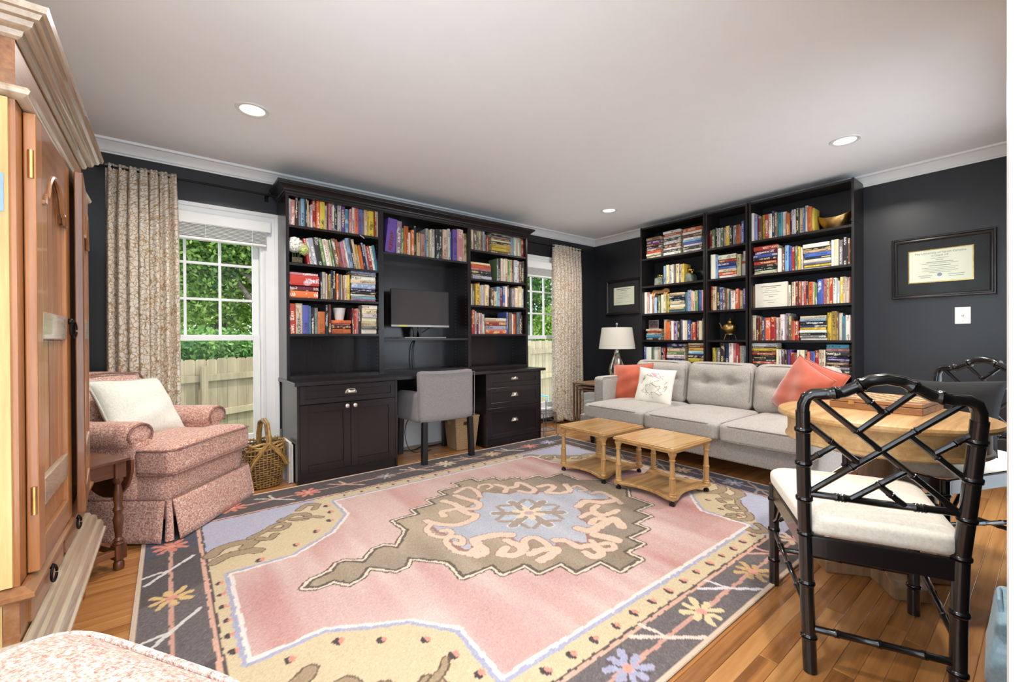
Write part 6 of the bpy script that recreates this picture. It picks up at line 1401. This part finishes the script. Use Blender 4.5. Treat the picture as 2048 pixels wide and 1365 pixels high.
HOOKS = [([(290, 490), (270, 530), (330, 570), (400, 578), (450, 552), (430, 525), (380, 530)], 1), ([(580, 695), (500, 690), (430, 640), (410, 595), (470, 572), (530, 590), (520, 630), (480, 618)], 1), ([(590, 700), (650, 650), (620, 600), (700, 575), (800, 560), (880, 560)], 1.7), ([(640, 720), (700, 690), (690, 660)], 1.3), ([(850, 600), (965, 655), (945, 700), (880, 712), (810, 700), (850, 655)], 1.4),
 ([(265, 455), (340, 478), (480, 488), (590, 455), (630, 415), (560, 400), (500, 368), (380, 392), (400, 420)], 1.3), ([(390, 310), (460, 330), (540, 365), (630, 365), (648, 325), (540, 290), (480, 270)], 1.3), ([(480, 250), (560, 210), (630, 235), (660, 280)], 1), ([(645, 215), (660, 195), (720, 188), (748, 205), (715, 222)], .8), ([(775, 190), (850, 212), (840, 245)], 1.2), ([(865, 212), (925, 205), (935, 175), (990, 190), (1060, 228), (1020, 250), (945, 236)], 1.1), ([(1085, 205), (1160, 192), (1200, 212), (1150, 245), (1240, 252), (1315, 235), (1285, 190)], 1.3),
 ([(1340, 210), (1370, 198), (1435, 228), (1385, 236)], .8), ([(1470, 255), (1540, 245), (1640, 290), (1690, 330)], 1), ([(1375, 350), (1440, 312), (1550, 322), (1640, 305)], 1.6), ([(1515, 345), (1485, 382), (1560, 415), (1660, 382)], 1.3), ([(1400, 430), (1470, 400), (1560, 438), (1500, 445), (1472, 478)], 1.2), ([(1375, 510), (1460, 530), (1560, 480), (1640, 442), (1695, 500)], 1.8), ([(1500, 560), (1600, 580), (1660, 600)], 1.8), ([(1470, 605), (1560, 668), (1640, 658), (1612, 622), (1550, 628)], 1), ([(1205, 600), (1290, 605), (1380, 650), (1480, 640), (1548, 700), (1480, 720), (1430, 690)], 1.3), ([(990, 650), (985, 600), (1070, 580), (1160, 640)], 1.2), ([(1030, 700), (1100, 672), (1220, 665), (1170, 715), (1100, 750)], 1.5)]
for pts, w in HOOKS:
    P_ = smooth(c5(pts)); stroke(P_, .034*w+.010, HKD)
for pts, w in HOOKS: stroke(smooth(c5(pts)), .034*w, HK)
cx_, cy_ = 1.69, 1.975
for k in range(6):
    a = math.pi/3*k+.4; e_ = (cx_+.20*math.cos(a), cy_+.20*math.sin(a)); stroke([(cx_, cy_), e_], .07, (206, 208, 212)); stroke([(cx_, cy_), e_], .055, (150, 132, 118))
    for s in (-.5, .5): stroke([(cx_+.14*math.cos(a), cy_+.14*math.sin(a)), (cx_+.21*math.cos(a+s*.9), cy_+.21*math.sin(a+s*.9))], .028, (150, 132, 118))
    a += math.pi/6; stroke([(cx_+.10*math.cos(a), cy_+.10*math.sin(a)), (cx_+.18*math.cos(a), cy_+.18*math.sin(a))], .034, (172, 182, 196))
for k in range(6): a = math.pi/3*k+.1; stroke([(cx_, cy_), (cx_+.085*math.cos(a), cy_+.085*math.sin(a))], .036, (220, 198, 168))
RC[np.hypot(QX-cx_, QY-cy_) < .03] = (206, 150, 138); RC[np.hypot(QX-cx_, QY-cy_) < .014] = (150, 154, 178)
RC += rr_.normal(0, 6, RC.shape[:2])[:, :, None]+(vnoise(3, 3, 61)[:, :, None]-.5)*10
edge = np.minimum(np.minimum(GX-RX0, RX1-GX), np.minimum(GY-RY0, RY1-GY)); RC[edge < .014] = (206, 182, 158)
LUM = RC.mean(-1, keepdims=True); FW = np.clip((LUM-90)/60, 0, 1)*.16; RC = RC*(1-FW)+np.array([196, 178, 166])*FW; RC = np.clip(RC, 0, 255)/255; LR = np.where(RC <= .04045, RC/12.92, ((RC+.055)/1.055)**2.4)
H_R = .0075+.0012*(vnoise(70, 60, 71)-.5); H_R[edge < .004] = .0035
Vr = np.stack([GX-1.6, GY-2.06, H_R], -1).reshape(-1, 3); ii = np.arange(NXR*NYR).reshape(NXR, NYR)
Fr = np.stack([ii[:-1, :-1], ii[1:, :-1], ii[1:, 1:], ii[:-1, 1:]], -1).reshape(-1, 4)
me = bpy.data.meshes.new('pile'); me.vertices.add(len(Vr)); me.vertices.foreach_set('co', Vr.ravel()); me.loops.add(Fr.size); me.loops.foreach_set('vertex_index', Fr.ravel().astype(np.int32)); me.polygons.add(len(Fr)); me.polygons.foreach_set('loop_start', np.arange(0, Fr.size, 4, dtype=np.int32)); me.update(calc_edges=True)
me.polygons.foreach_set('use_smooth', [True]*len(Fr))
at = me.color_attributes.new('knots', 'FLOAT_COLOR', 'POINT'); at.data.foreach_set('color', np.concatenate([LR.reshape(-1, 3), np.ones((len(Vr), 1))], 1).ravel())
n = N('hand knotted wool'); a_ = n.add('ShaderNodeAttribute', attribute_name='knots'); v = n.coord('Object'); k1 = n.noise(n.coord('Object', (1, .35, 1)), 420, 2, .6)
c_ = n.mix(n.math('MULTIPLY', n.math('SUBTRACT', k1, .35), .5), a_.outputs[0], lin((120, 100, 92)), 'MULTIPLY'); n.bump(k1, .5, .002); rugm = n.fin(c_, .95, 0, .15, 0, .15); me.materials.append(rugm)
t = thing('rug', 'large pink hand-knotted rug with stepped medallion and dark border', 'rug', (1.6, 2.06, .0))
o = bpy.data.objects.new('pile', me); COL.objects.link(o); o.parent = t
bind = fabric('rug binding', [(170, 146, 122), (198, 174, 150), (214, 194, 172)], 300, .95, .3); hx, hy = (RX1-RX0)/2, (RY1-RY0)/2; xo, yo = (RX0+RX1)/2-1.6, (RY0+RY1)/2-2.06
MB().tube([(xo-hx, yo-hy, .005), (xo+hx, yo-hy, .005), (xo+hx, yo+hy, .005), (xo-hx, yo+hy, .005)], .0048, 6, True).build('binding', bind, t, smooth=True)
